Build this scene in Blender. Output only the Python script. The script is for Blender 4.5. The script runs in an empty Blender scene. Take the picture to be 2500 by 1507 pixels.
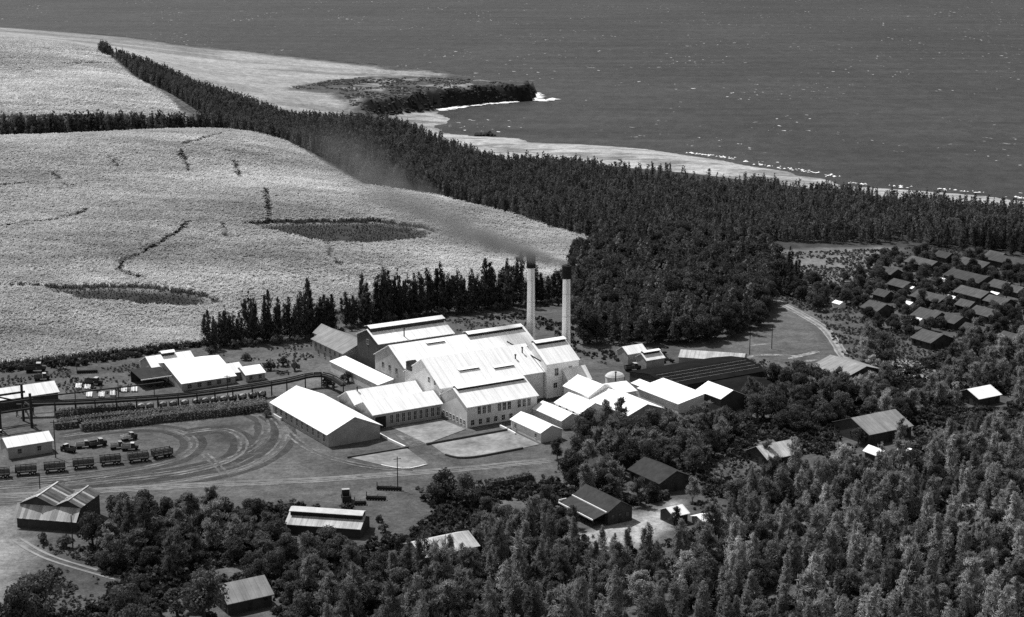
import bpy, bmesh, math, random
import numpy as np
from mathutils import Vector, Matrix

random.seed(7)
rng = np.random.default_rng(11)
R = math.radians
SC = bpy.context.scene
COL = SC.collection

# ------------------------------------------------------------------ camera
FPX, CX, CY, PITCH, HCAM = 4300.0, 1250.0, 753.5, R(13.0), 165.0
cam_d = bpy.data.cameras.new('camera')
cam_d.sensor_width = 36.0
cam_d.lens = 36.0 * FPX / 2500.0
cam_d.clip_start = 1.0
cam_d.clip_end = 200000.0
cam = bpy.data.objects.new('camera', cam_d)
COL.objects.link(cam)
cam.location = (0, 0, HCAM)
cam.rotation_euler = (R(90) - PITCH, 0, 0)
SC.camera = cam

# ------------------------------------------------------------------ sky and sun
SUN_EL, SUN_AZ = R(58), R(-46)          # azimuth measured from +Y towards +X: high sun behind the coast, a little left
world = bpy.data.worlds.new('World')
SC.world = world
world.use_nodes = True
wn = world.node_tree
wn.nodes.clear()
wo = wn.nodes.new('ShaderNodeOutputWorld')
wb = wn.nodes.new('ShaderNodeBackground')
ws = wn.nodes.new('ShaderNodeTexSky')
ws.sky_type = 'NISHITA'
ws.sun_disc = False
ws.sun_elevation = SUN_EL
ws.sun_rotation = SUN_AZ
wbw = wn.nodes.new('ShaderNodeRGBToBW')   # black and white photograph: the sky's light is neutral
wn.links.new(ws.outputs[0], wbw.inputs[0])
wn.links.new(wbw.outputs[0], wb.inputs[0])
wb.inputs[1].default_value = 0.12
wn.links.new(wb.outputs[0], wo.inputs[0])
sun_d = bpy.data.lights.new('sun', 'SUN')
sun_d.energy = 4.6
sun_d.angle = R(0.5)
sun_d.color = (1.0, 1.0, 1.0)
sun = bpy.data.objects.new('sun', sun_d)
COL.objects.link(sun)
sdir = Vector((math.sin(SUN_AZ) * math.cos(SUN_EL), math.cos(SUN_AZ) * math.cos(SUN_EL), math.sin(SUN_EL)))
sun.rotation_euler = sdir.to_track_quat('Z', 'Y').to_euler()
sun.location = (0, 0, 400)

vs = SC.view_settings
vs.view_transform = 'Standard'
vs.look = 'None'
vs.exposure = 0.15
vs.gamma = 1.0
vs.use_curve_mapping = False
SC.cycles.use_denoising = False
SC.cycles.denoiser = 'OPENIMAGEDENOISE'
SC.cycles.max_bounces = 5
SC.cycles.diffuse_bounces = 3
SC.cycles.glossy_bounces = 2
SC.cycles.transmission_bounces = 3
SC.cycles.transparent_max_bounces = 8
SC.cycles.volume_bounces = 1
SC.cycles.volume_step_rate = 0.35

# ------------------------------------------------------------------ pixel -> place (photograph pixels, 2500 wide)
def ray(px, py):
    x = (px - CX) / FPX
    y = -(py - CY) / FPX
    return np.array([x, math.cos(PITCH) + y * math.sin(PITCH), -math.sin(PITCH) + y * math.cos(PITCH)])

def at(px, py, z=0.0):
    d = ray(px, py)
    t = (z - HCAM) / d[2]
    return (d[0] * t, d[1] * t)

def atd(px, y, z):                      # a point of pixel column px, y metres ahead, height z
    depth = y * math.cos(PITCH) - (z - HCAM) * math.sin(PITCH)
    return ((px - CX) / FPX * depth, y)

SEA = -14.0
# mill axes: e1 runs right and away, e2 left and away
AB = R(58.3)
E1 = (math.sin(AB), math.cos(AB))
E2 = (-math.cos(AB), math.sin(AB))
MO = at(802.3, 1092.5, 0)

class Frame:
    def __init__(s, o, e1):
        s.o = o
        s.e1 = e1
        s.e2 = (-e1[1], e1[0])
        s.ang = math.atan2(e1[1], e1[0])
    def w(s, a, b):
        return (s.o[0] + s.e1[0] * a + s.e2[0] * b, s.o[1] + s.e1[1] * a + s.e2[1] * b)

MILL = Frame(MO, E1)

# ------------------------------------------------------------------ polygons
def seg_dist(P, A, B):
    d = B - A
    L = (d * d).sum() + 1e-9
    t = np.clip(((P - A) @ d) / L, 0, 1)
    q = A + t[:, None] * d
    return np.sqrt(((P - q) ** 2).sum(1))

def line_dist(P, pts):
    pts = np.asarray(pts, float)
    out = np.full(len(P), 1e9)
    for i in range(len(pts) - 1):
        out = np.minimum(out, seg_dist(P, pts[i], pts[i + 1]))
    return out

def inside(P, poly):
    poly = np.asarray(poly, float)
    x, y = P[:, 0], P[:, 1]
    res = np.zeros(len(P), bool)
    n = len(poly)
    j = n - 1
    for i in range(n):
        xi, yi = poly[i]
        xj, yj = poly[j]
        c = ((yi > y) != (yj > y)) & (x < (xj - xi) * (y - yi) / (yj - yi + 1e-12) + xi)
        res ^= c
        j = i
    return res

def sdist(P, poly):                      # positive inside
    pl = list(map(tuple, poly))
    d = line_dist(P, pl + [pl[0]])
    return np.where(inside(P, poly), d, -d)

def sstep(a, b, x):
    t = np.clip((x - a) / (b - a), 0, 1)
    return t * t * (3 - 2 * t)

# value noise in numpy (for heights and scattering)
_perm = rng.random((256, 256))
def vnoise(x, y):
    xi = np.floor(x).astype(int)
    yi = np.floor(y).astype(int)
    fx = x - xi
    fy = y - yi
    fx = fx * fx * (3 - 2 * fx)
    fy = fy * fy * (3 - 2 * fy)
    a = _perm[xi % 256, yi % 256]
    b = _perm[(xi + 1) % 256, yi % 256]
    c = _perm[xi % 256, (yi + 1) % 256]
    d = _perm[(xi + 1) % 256, (yi + 1) % 256]
    return (a * (1 - fx) + b * fx) * (1 - fy) + (c * (1 - fx) + d * fx) * fy

def fbm(x, y, o=4):
    s = 0
    amp = 0.5
    for k in range(o):
        s = s + amp * vnoise(x * 2 ** k + 17 * k, y * 2 ** k + 31 * k)
        amp *= 0.5
    return s

# ------------------------------------------------------------------ lie of the land
ctrl = []
def cp(px, py, z):
    x, y = at(px, py, z)
    ctrl.append((x, y, z))
def cd(px, y, z):
    x, yy = atd(px, y, z)
    ctrl.append((x, yy, z))
for px in (-300, 200, 700, 1250, 1900, 2500, 2900):
    for py in (1700, 1300, 1000):
        cp(px, py, 0)
for px, py in ((700, 830), (1000, 780), (1350, 720), (1700, 760), (2100, 720), (2500, 700), (1900, 610), (2300, 620), (2700, 620)):
    cp(px, py, 0)
for t in ((-300, 900, 1), (0, 885, 1), (250, 860, 1), (500, 815, 1), (-300, 720, 8), (0, 720, 7), (400, 720, 6), (800, 700, 3), (1100, 680, 1.5), (1350, 650, 0.5),
          (-300, 560, 16), (0, 560, 15), (400, 560, 14), (750, 560, 11), (1050, 570, 6), (1300, 575, 2), (-300, 430, 25), (0, 430, 24), (300, 420, 24), (600, 420, 21), (800, 470, 16),
          (-300, 345, 31), (0, 340, 31), (300, 328, 31), (500, 322, 30), (600, 328, 27), (690, 350, 24), (780, 400, 20), (880, 458, 15), (1060, 484, 9.5), (1250, 530, 5), (1440, 582, 0.5)):
    cp(*t)
# gully and rise behind the crest
for t in ((-300, 1130, 17), (0, 1130, 17), (250, 1130, 18), (450, 1135, 18), (600, 1165, 15), (-300, 1170, 20), (0, 1170, 20), (250, 1170, 21)):
    cd(*t)
for t in ((0, 200, 31), (300, 210, 29), (-300, 200, 33), (0, 95, 43), (-300, 95, 45), (200, 120, 40), (450, 290, 17), (330, 190, 27), (245, 122, 35), (-300, 62, 38), (0, 68, 36),
          (150, 78, 31), (300, 92, 27), (450, 115, 20), (600, 128, 15), (850, 158, 8), (1090, 180, 3), (700, 200, 9), (500, 170, 17), (850, 230, 4), (800, 275, 1), (640, 250, 7),
          (1000, 213, 3), (1180, 202, 2.5), (1290, 212, .5), (950, 257, 1.5), (1100, 228, 2.5)):
    cp(*t)
for t in ((750, 330, 4), (880, 400, 1), (950, 330, -2), (900, 292, -5), (1050, 420, -1), (1200, 480, -1), (1100, 370, -7), (1250, 400, -7), (1450, 410, -8), (1700, 430, -8), (1950, 465, -8.5), (2200, 490, -9), (2500, 515, -9), (2800, 540, -9),
          (1300, 470, -3), (1600, 500, -3), (1900, 540, -3), (2250, 560, -3), (2600, 590, -3), (1500, 560, -0.5), (1700, 580, -0.5)):
    cp(*t)
for x, y, z in ((-3000, -1000, 40), (3000, -1000, 10), (-3000, 2500, 45), (-1500, 1100, 45), (-1500, 200, 25), (3000, 700, -5), (0, -800, 5), (-900, 1800, 40), (1200, 500, 0)):
    ctrl.append((x, y, z))
ctrl = np.array(ctrl)
CS = 600.0
def tps(r2):
    return 0.5 * r2 * np.log(r2 + 1e-12)
def _fit():
    X = ctrl[:, :2] / CS
    n = len(X)
    K = tps(((X[:, None] - X[None]) ** 2).sum(2)) + 4e-4 * np.eye(n)
    Pm = np.c_[np.ones(n), X]
    A = np.block([[K, Pm], [Pm.T, np.zeros((3, 3))]])
    return np.linalg.solve(A, np.r_[ctrl[:, 2], 0, 0, 0]), X
_w, _X = _fit()
def rbf(P):
    out = np.zeros(len(P))
    for s in range(0, len(P), 20000):
        Q = P[s:s + 20000] / CS
        K = tps(((Q[:, None] - _X[None]) ** 2).sum(2))
        out[s:s + 20000] = K @ _w[:-3] + _w[-3] + Q @ _w[-2:]
    return out

# water line of the bay (sea level) from the headland's tip round the beach and off to the right
tip_back = [at(1240, 206, -2), at(1180, 196, 0), at(1095, 179, 2), at(860, 156, 7), at(600, 127, 14), at(450, 113, 19), at(300, 91, 26), at(150, 77, 30), at(0, 66, 35), at(-300, 60, 37)]
tip_back = [(x, y + 14) for x, y in tip_back]
cliff_line = [at(*p, SEA) for p in ((1302, 226), (1303, 240), (1288, 247), (1240, 249), (1180, 254), (1110, 262), (1057, 268))]
cliff_inland = [at(*p, -12.5) for p in ((1057, 268), (1000, 278), (950, 286), (905, 290))]
water_line = [at(*p, SEA) for p in ((1075, 274), (1105, 283), (1123, 290), (1114, 301), (1086, 312), (1110, 324), (1165, 331), (1293, 337), (1313, 346), (1421, 350), (1531, 357),
              (1600, 363), (1691, 377), (1783, 390), (1837, 402), (1951, 418), (1967, 427), (2038, 435), (2075, 450), (2166, 457), (2300, 466), (2422, 476), (2500, 487), (2800, 520))]
land_poly = [(-4000, -3000), (5000, -3000), (5000, 500)] + water_line[::-1] + cliff_line[::-1] + tip_back + [(-4000, 2300)]
beach_poly = [at(*p, SEA) for p in ((1057, 266), )] + water_line + [at(*p, -10) for p in ((2800, 548), (2500, 512), (2200, 484), (1950, 455), (1700, 424), (1450, 402), (1250, 392), (1100, 362), (990, 318), (925, 296))] + cliff_inland[::-1]
plain_poly = [at(*p, 0) for p in ((-600, 1900), (-600, 905), (0, 893), (200, 876), (350, 855), (500, 822), (640, 800), (800, 775), (1000, 735), (1200, 715), (1330, 695), (1420, 640), (1480, 600), (1900, 590), (2300, 600), (2700, 620), (3000, 1900))]

def height(P):
    L = rbf(P)
    L = L * (1 - sstep(-70, 0, sdist(P, plain_poly)))
    head = sstep(1330, 1400, P[:, 1]) * sstep(-190, -120, P[:, 0]) * (P[:, 0] < 60)
    jag = (fbm(P[:, 0] / 12, P[:, 1] / 12) - .47) * 16 * head
    dc = sdist(P, land_poly) + jag
    db = sdist(P, beach_poly) - jag * .7
    bh = SEA - 0.3 + 3.6 * np.clip(dc / 45.0, 0, 1)
    hl = L * (1 - sstep(-11, 3, db)) + bh * sstep(-11, 3, db)
    rough = (fbm(P[:, 0] / 14, P[:, 1] / 14) - 0.5) * 6.5 * head * (1 - sstep(-5, 3, db))
    hl = hl + rough
    w = np.where(db > -3, 9.0, 6.5)
    return (SEA - 7) + (hl - SEA + 7) * sstep(-1, 1, dc / w)

def axis(parts):
    out = []
    for a, b, s in parts:
        out += list(np.arange(a, b, s))
    out.append(parts[-1][1])
    return np.array(out, float)
gx = axis([(-4000, -900, 200), (-900, -420, 12), (-420, 420, 5), (420, 900, 12), (900, 4000, 200)])
gy = axis([(-2500, 200, 150), (200, 360, 16), (360, 1760, 5), (1760, 2100, 10), (2100, 2700, 60)])
GXX, GYY = np.meshgrid(gx, gy)
GP = np.c_[GXX.ravel(), GYY.ravel()]
GH = height(GP)
HG = GH.reshape(GXX.shape)

def hz(x, y):
    x = np.atleast_1d(np.asarray(x, float))
    y = np.atleast_1d(np.asarray(y, float))
    i = np.clip(np.searchsorted(gx, x) - 1, 0, len(gx) - 2)
    j = np.clip(np.searchsorted(gy, y) - 1, 0, len(gy) - 2)
    fx = (x - gx[i]) / (gx[i + 1] - gx[i])
    fy = (y - gy[j]) / (gy[j + 1] - gy[j])
    return HG[j, i] * (1 - fx) * (1 - fy) + HG[j, i + 1] * fx * (1 - fy) + HG[j + 1, i] * (1 - fx) * fy + HG[j + 1, i + 1] * fx * fy

def hz1(x, y):
    return float(hz(x, y)[0])

_T = np.arange(300, 2600, 1.5)
def G(px, py):                            # where that pixel's line of sight meets the land
    d = ray(px, py)
    X, Y, Z = d[0] * _T, d[1] * _T, HCAM + d[2] * _T
    hit = np.nonzero(Z <= hz(X, Y))[0]
    k = hit[0] if len(hit) else len(_T) - 1
    return (float(X[k]), float(Y[k]))

def GL(pts):
    return [G(*p) for p in pts]

# ------------------------------------------------------------------ materials
MATS = {}
def newmat(name):
    m = bpy.data.materials.new(name)
    m.use_nodes = True
    m.node_tree.nodes.clear()
    o = m.node_tree.nodes.new('ShaderNodeOutputMaterial')
    MATS[name] = m
    return m, m.node_tree.nodes, m.node_tree.links, o

def ramp(N, L, src, stops):
    r = N.new('ShaderNodeValToRGB')
    L.new(src, r.inputs[0])
    el = r.color_ramp.elements
    while len(el) < len(stops):
        el.new(0.5)
    for e, (p, v) in zip(el, stops):
        e.position = p
        e.color = (v, v, v, 1)
    return r.outputs[0]

def mul(N, L, a, b, op='MULTIPLY'):
    m = N.new('ShaderNodeMath')
    m.operation = op
    for i, s in enumerate((a, b)):
        if isinstance(s, (int, float)):
            m.inputs[i].default_value = s
        else:
            L.new(s, m.inputs[i])
    return m.outputs[0]

def noise(N, L, co, scale, detail=4, rough=0.6):
    n = N.new('ShaderNodeTexNoise')
    n.inputs['Scale'].default_value = scale
    n.inputs['Detail'].default_value = detail
    n.inputs['Roughness'].default_value = rough
    L.new(co, n.inputs['Vector'])
    return n.outputs[0]

def surf(name, tone, var=0.25, scale=0.4, rough=0.85, rand=0.0, corr=None, bump=0.0, spec=0.2, fine=3.0, seam=None, fade=None):
    """plain matt surface: mottled tone, optional per-object variation, optional corrugation along local x or y"""
    m, N, L, o = newmat(name)
    p = N.new('ShaderNodeBsdfPrincipled')
    tc = N.new('ShaderNodeTexCoord')
    co = tc.outputs['Object']
    n1 = noise(N, L, co, scale)
    n2 = noise(N, L, co, scale * 7, 3)
    f = mul(N, L, ramp(N, L, n1, ((0.3, 1 - var), (0.7, 1 + var))), ramp(N, L, n2, ((0.25, 1 - var * 0.6), (0.75, 1 + var * 0.6))))
    f = mul(N, L, f, tone)
    if rand:
        oi = N.new('ShaderNodeObjectInfo')
        f = mul(N, L, f, ramp(N, L, oi.outputs['Random'], ((0, 1 - rand), (1, 1 + rand))))
    if seam:
        wv = N.new('ShaderNodeTexWave')
        wv.bands_direction = seam[0]
        wv.inputs['Scale'].default_value = seam[1]
        wv.inputs['Distortion'].default_value = .3
        L.new(co, wv.inputs['Vector'])
        f = mul(N, L, f, ramp(N, L, wv.outputs[1], ((0.0, 1 - seam[2]), (0.05, 1.0))))
        mpp = N.new('ShaderNodeMapping')                       # long stains running down the slope
        mpp.inputs['Scale'].default_value = (1.1, .08, .08) if seam[0] == 'X' else (.08, 1.1, .08)
        L.new(co, mpp.inputs[0])
        f = mul(N, L, f, ramp(N, L, noise(N, L, mpp.outputs[0], .8, 3), ((0.3, 1 - seam[2] * 1.2), (0.6, 1.0))))
    L.new(f, p.inputs['Base Color'])
    p.inputs['Roughness'].default_value = rough
    p.inputs['Specular IOR Level'].default_value = spec
    h = None
    if corr:
        wv = N.new('ShaderNodeTexWave')
        wv.bands_direction = corr[0]
        wv.inputs['Scale'].default_value = corr[1]
        L.new(co, wv.inputs['Vector'])
        h = wv.outputs[1]
    elif bump:
        h = noise(N, L, co, fine, 4)
    if h is not None:
        b = N.new('ShaderNodeBump')
        b.inputs['Strength'].default_value = bump or 0.4
        b.inputs['Distance'].default_value = 0.1
        L.new(h, b.inputs['Height'])
        L.new(b.outputs[0], p.inputs['Normal'])
    if fade:
        tr_ = N.new('ShaderNodeBsdfTransparent')
        mx = N.new('ShaderNodeMixShader')
        L.new(ramp(N, L, noise(N, L, co, fade, 5, .75), ((.38, 0), (.58, 1))), mx.inputs[0])
        L.new(tr_.outputs[0], mx.inputs[1])
        L.new(p.outputs[0], mx.inputs[2])
        L.new(mx.outputs[0], o.inputs[0])
    else:
        L.new(p.outputs[0], o.inputs[0])
    return m

def leafmat(name, tone, trans=0.3, rand=0.35, clump=0.35, cs=0.35, lo=0.5, hi=1.6, field=False):
    m, N, L, o = newmat(name)
    tc = N.new('ShaderNodeTexCoord')
    n = noise(N, L, tc.outputs['Object'], clump, 3)
    oi = N.new('ShaderNodeObjectInfo')
    f = mul(N, L, ramp(N, L, n, ((0.3, lo), (0.7, hi))), ramp(N, L, oi.outputs['Random'], ((0, 1 - rand), (1, 1 + rand))))
    f = mul(N, L, f, tone)
    if field:                               # uneven growth across the field
        ge = N.new('ShaderNodeNewGeometry')
        mpp = N.new('ShaderNodeMapping')
        mpp.inputs['Scale'].default_value = (.6, 1.6, 1)
        mpp.inputs['Rotation'].default_value = (0, 0, R(15))
        L.new(ge.outputs['Position'], mpp.inputs[0])
        f = mul(N, L, f, ramp(N, L, noise(N, L, mpp.outputs[0], .011, 4), ((0.3, .6), (0.7, 1.28))))
        f = mul(N, L, f, ramp(N, L, noise(N, L, mpp.outputs[0], .07, 3), ((0.3, .8), (0.7, 1.15))))
    d = N.new('ShaderNodeBsdfDiffuse')
    t = N.new('ShaderNodeBsdfTranslucent')
    L.new(f, d.inputs[0])
    L.new(f, t.inputs[0])
    mx = N.new('ShaderNodeMixShader')
    mx.inputs[0].default_value = trans
    L.new(d.outputs[0], mx.inputs[1])
    L.new(t.outputs[0], mx.inputs[2])
    L.new(mx.outputs[0], o.inputs[0])
    return m

for _ax, _d in (('a', 'X'), ('b', 'Y')):
    surf('roof_white_' + _ax, 0.86, 0.05, 0.12, 0.7, rand=0.05, seam=(_d, .12, .16))
    surf('roof_pale_' + _ax, 0.5, 0.2, 0.3, 0.7, rand=.1, bump=0.1, seam=(_d, .2, .3))
    surf('roof_mid_' + _ax, 0.27, 0.18, 0.3, 0.75, rand=0.15, bump=0.1, seam=(_d, .2, .25))
    surf('roof_grey_' + _ax, 0.23, 0.2, 0.3, 0.75, rand=0.15, bump=0.15, seam=(_d, .2, .25))
    surf('roof_village_' + _ax, 0.065, 0.3, 0.35, 0.8, rand=0.35, bump=0.15, seam=(_d, .2, .3))
surf('roof_white', 0.84, 0.04, 0.15, 0.7)
surf('roof_pale', 0.5, 0.2, 0.3, 0.7, bump=0.1)
surf('roof_mid', 0.27, 0.18, 0.3, 0.75, rand=0.15, bump=0.1)
surf('roof_village', 0.105, 0.25, 0.35, 0.8, rand=0.3, bump=0.15)
surf('roof_grey', 0.23, 0.2, 0.3, 0.75, rand=0.15, bump=0.15)
surf('roof_dark', 0.036, 0.3, 0.4, 0.85, rand=0.3, bump=0.2, spec=0.1)
surf('roof_black', 0.011, 0.3, 0.25, 0.95, bump=0.2, spec=0.03)
surf('sheet_metal', 0.36, 0.22, 0.35, 0.6, rand=0.5, corr=('X', 2.2), bump=0.3, spec=0.3)
surf('sheet_rust', 0.085, 0.35, 0.5, 0.75, rand=0.55, corr=('X', 2.2), bump=0.3)
surf('wall_white', 0.8, 0.1, 0.25, 0.85, bump=0.1)
surf('wall_grey', 0.58, 0.14, 0.3, 0.85, bump=0.1)
surf('wall_mid', 0.3, 0.2, 0.35, 0.85, bump=0.15)
surf('wall_dark', 0.05, 0.25, 0.4, 0.9, bump=0.15)
surf('glass', 0.012, 0.1, 0.5, 0.15, spec=0.5)
surf('louvre', 0.02, 0.2, 1.0, 0.8)
surf('timber_dark', 0.03, 0.3, 0.8, 0.9)
surf('timber_pale', 0.5, 0.2, 0.8, 0.85, rand=0.3)
surf('trim_white', 0.8, 0.05, 0.8, 0.6)
surf('iron_dark', 0.02, 0.3, 1.0, 0.6)
surf('machine', 0.05, 0.3, 0.8, 0.55, rand=0.5)
surf('machine_pale', 0.38, 0.2, 0.8, 0.5, rand=0.4)
surf('tyre', 0.012, 0.2, 2.0, 0.9)
surf('stack_white', 0.8, 0.06, 0.2, 0.8)
surf('stack_black', 0.012, 0.2, 0.5, 0.9)
surf('bark', 0.06, 0.3, 1.0, 0.95)
surf('bark_pale', 0.2, 0.3, 1.0, 0.95)
surf('track', 0.17, 0.5, 0.12, 0.95, fade=.22)
surf('track_faint', 0.14, 0.4, 0.1, 0.95, fade=.25)
surf('road_dust', 0.2, 0.35, 0.08, 0.95)
surf('pad', 0.2, 0.5, 0.09, 0.8)
surf('village_road', 0.24, 0.35, 0.15, 0.95)
surf('kerb', 0.09, 0.2, 0.5, 0.9)
surf('clearing', 0.3, 0.4, 0.2, 0.95, fade=.35)
surf('foam', 0.85, 0.15, 0.2, 0.9, bump=0.3)
surf('rock_grey', 0.05, 0.5, 0.3, 0.95, rand=.6, bump=0.4)
surf('rock', 0.022, 0.5, 0.12, 0.95, bump=0.5, fine=0.8)
leafmat('leaf', 0.095, 0.3)
leafmat('leaf_dark', 0.062, 0.25)
leafmat('leaf_pale', 0.17, 0.3)
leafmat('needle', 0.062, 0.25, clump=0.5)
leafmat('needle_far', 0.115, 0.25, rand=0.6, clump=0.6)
leafmat('hedge_leaf', 0.2, 0.2, lo=0.6, hi=1.5)
leafmat('cane', 0.6, 0.6, rand=0.06, clump=0.06, lo=0.92, hi=1.08, field=True)
leafmat('shrub', 0.06, 0.2, rand=.5)
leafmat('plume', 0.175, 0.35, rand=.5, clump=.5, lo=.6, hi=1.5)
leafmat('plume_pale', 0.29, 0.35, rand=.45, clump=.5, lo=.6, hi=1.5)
leafmat('tuft', 0.12, 0.3, rand=.5)
surf('dirt_dark', 0.05, 0.4, 0.12, 0.95, fade=.16)
surf('cane_load', 0.3, 0.4, 1.5, 0.95, rand=.3, bump=.6)

def ground_mat():
    m, N, L, o = newmat('ground')
    p = N.new('ShaderNodeBsdfPrincipled')
    a = N.new('ShaderNodeAttribute')
    a.attribute_name = 'tone'
    tc = N.new('ShaderNodeTexCoord')
    co = tc.outputs['Object']
    n1 = ramp(N, L, noise(N, L, co, 0.02, 5), ((0.3, 0.75), (0.7, 1.25)))
    n2 = ramp(N, L, noise(N, L, co, 0.16, 5, 0.7), ((0.3, 0.72), (0.7, 1.3)))
    n3 = mul(N, L, ramp(N, L, noise(N, L, co, 0.7, 4, 0.75), ((0.3, 0.65), (0.7, 1.35))), ramp(N, L, noise(N, L, co, 2.2, 3, 0.75), ((0.3, 0.72), (0.7, 1.3))))
    f = mul(N, L, mul(N, L, n1, n2), mul(N, L, n3, a.outputs['Fac']))
    L.new(f, p.inputs['Base Color'])
    p.inputs['Roughness'].default_value = 1.0
    p.inputs['Specular IOR Level'].default_value = 0.05
    b = N.new('ShaderNodeBump')
    b.inputs['Strength'].default_value = 0.5
    b.inputs['Distance'].default_value = 0.5
    L.new(noise(N, L, co, 0.5, 5, 0.7), b.inputs['Height'])
    L.new(b.outputs[0], p.inputs['Normal'])
    L.new(p.outputs[0], o.inputs[0])
    return m
ground_mat()

def sea_mat():
    m, N, L, o = newmat('sea')
    p = N.new('ShaderNodeBsdfPrincipled')
    tc = N.new('ShaderNodeTexCoord')
    mp = N.new('ShaderNodeMapping')
    mp.inputs['Scale'].default_value = (1.0, 0.55, 1.0)
    mp.inputs['Rotation'].default_value = (0, 0, R(25))
    L.new(tc.outputs['Object'], mp.inputs[0])
    co = mp.outputs[0]
    # water colour in long patches, small white caps where two noises peak together
    base = ramp(N, L, noise(N, L, co, 0.004, 4), ((0.3, 0.025), (0.7, 0.04)))
    chop = ramp(N, L, noise(N, L, co, 0.09, 4, 0.75), ((0.35, 0.75), (0.65, 1.3)))
    cap = ramp(N, L, noise(N, L, co, 0.15, 2, 0.5), ((0.68, 0.0), (0.72, 1.0)))
    big = ramp(N, L, noise(N, L, co, 0.012, 3, 0.5), ((0.5, 0.0), (0.66, 1.0)))
    foam = mul(N, L, cap, big)
    mp2 = N.new('ShaderNodeMapping')                        # wind streaks and swell lines
    mp2.inputs['Scale'].default_value = (.12, 1.0, 1.0)
    mp2.inputs['Rotation'].default_value = (0, 0, R(-12))
    L.new(tc.outputs['Object'], mp2.inputs[0])
    swell = ramp(N, L, noise(N, L, mp2.outputs[0], 0.035, 5, 0.65), ((0.3, 0.7), (0.7, 1.3)))
    col = mul(N, L, mul(N, L, base, chop), swell)
    mixn = N.new('ShaderNodeMix')
    mixn.data_type = 'FLOAT'
    L.new(foam, mixn.inputs[0])
    L.new(col, mixn.inputs[2])
    mixn.inputs[3].default_value = 0.6
    L.new(mixn.outputs[0], p.inputs['Base Color'])
    p.inputs['Roughness'].default_value = 0.55
    p.inputs['IOR'].default_value = 1.33
    p.inputs['Specular IOR Level'].default_value = 0.2
    b = N.new('ShaderNodeBump')
    b.inputs['Strength'].default_value = 0.9
    b.inputs['Distance'].default_value = 1.5
    L.new(noise(N, L, co, 0.12, 5, 0.7), b.inputs['Height'])
    L.new(b.outputs[0], p.inputs['Normal'])
    L.new(p.outputs[0], o.inputs[0])
sea_mat()

# ------------------------------------------------------------------ object helpers
def tag(o, label=None, cat=None, group=None, kind=None):
    if label: o['label'] = label
    if cat: o['category'] = cat
    if group: o['group'] = group
    if kind: o['kind'] = kind
    return o

def empty(name, loc, rz=0.0, label=None, cat=None, group=None):
    o = bpy.data.objects.new(name, None)
    o.empty_display_size = 1.0
    o.location = loc
    o.rotation_euler = (0, 0, rz)
    COL.objects.link(o)
    return tag(o, label, cat, group)

def link(name, me, mat=None, parent=None, loc=None, rz=None):
    o = bpy.data.objects.new(name, me)
    if mat is not None and not me.materials:
        me.materials.append(MATS[mat])
    COL.objects.link(o)
    if parent is not None:
        o.parent = parent
    if loc is not None:
        o.location = loc
    if rz is not None:
        o.rotation_euler = (0, 0, rz)
    return o

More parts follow.
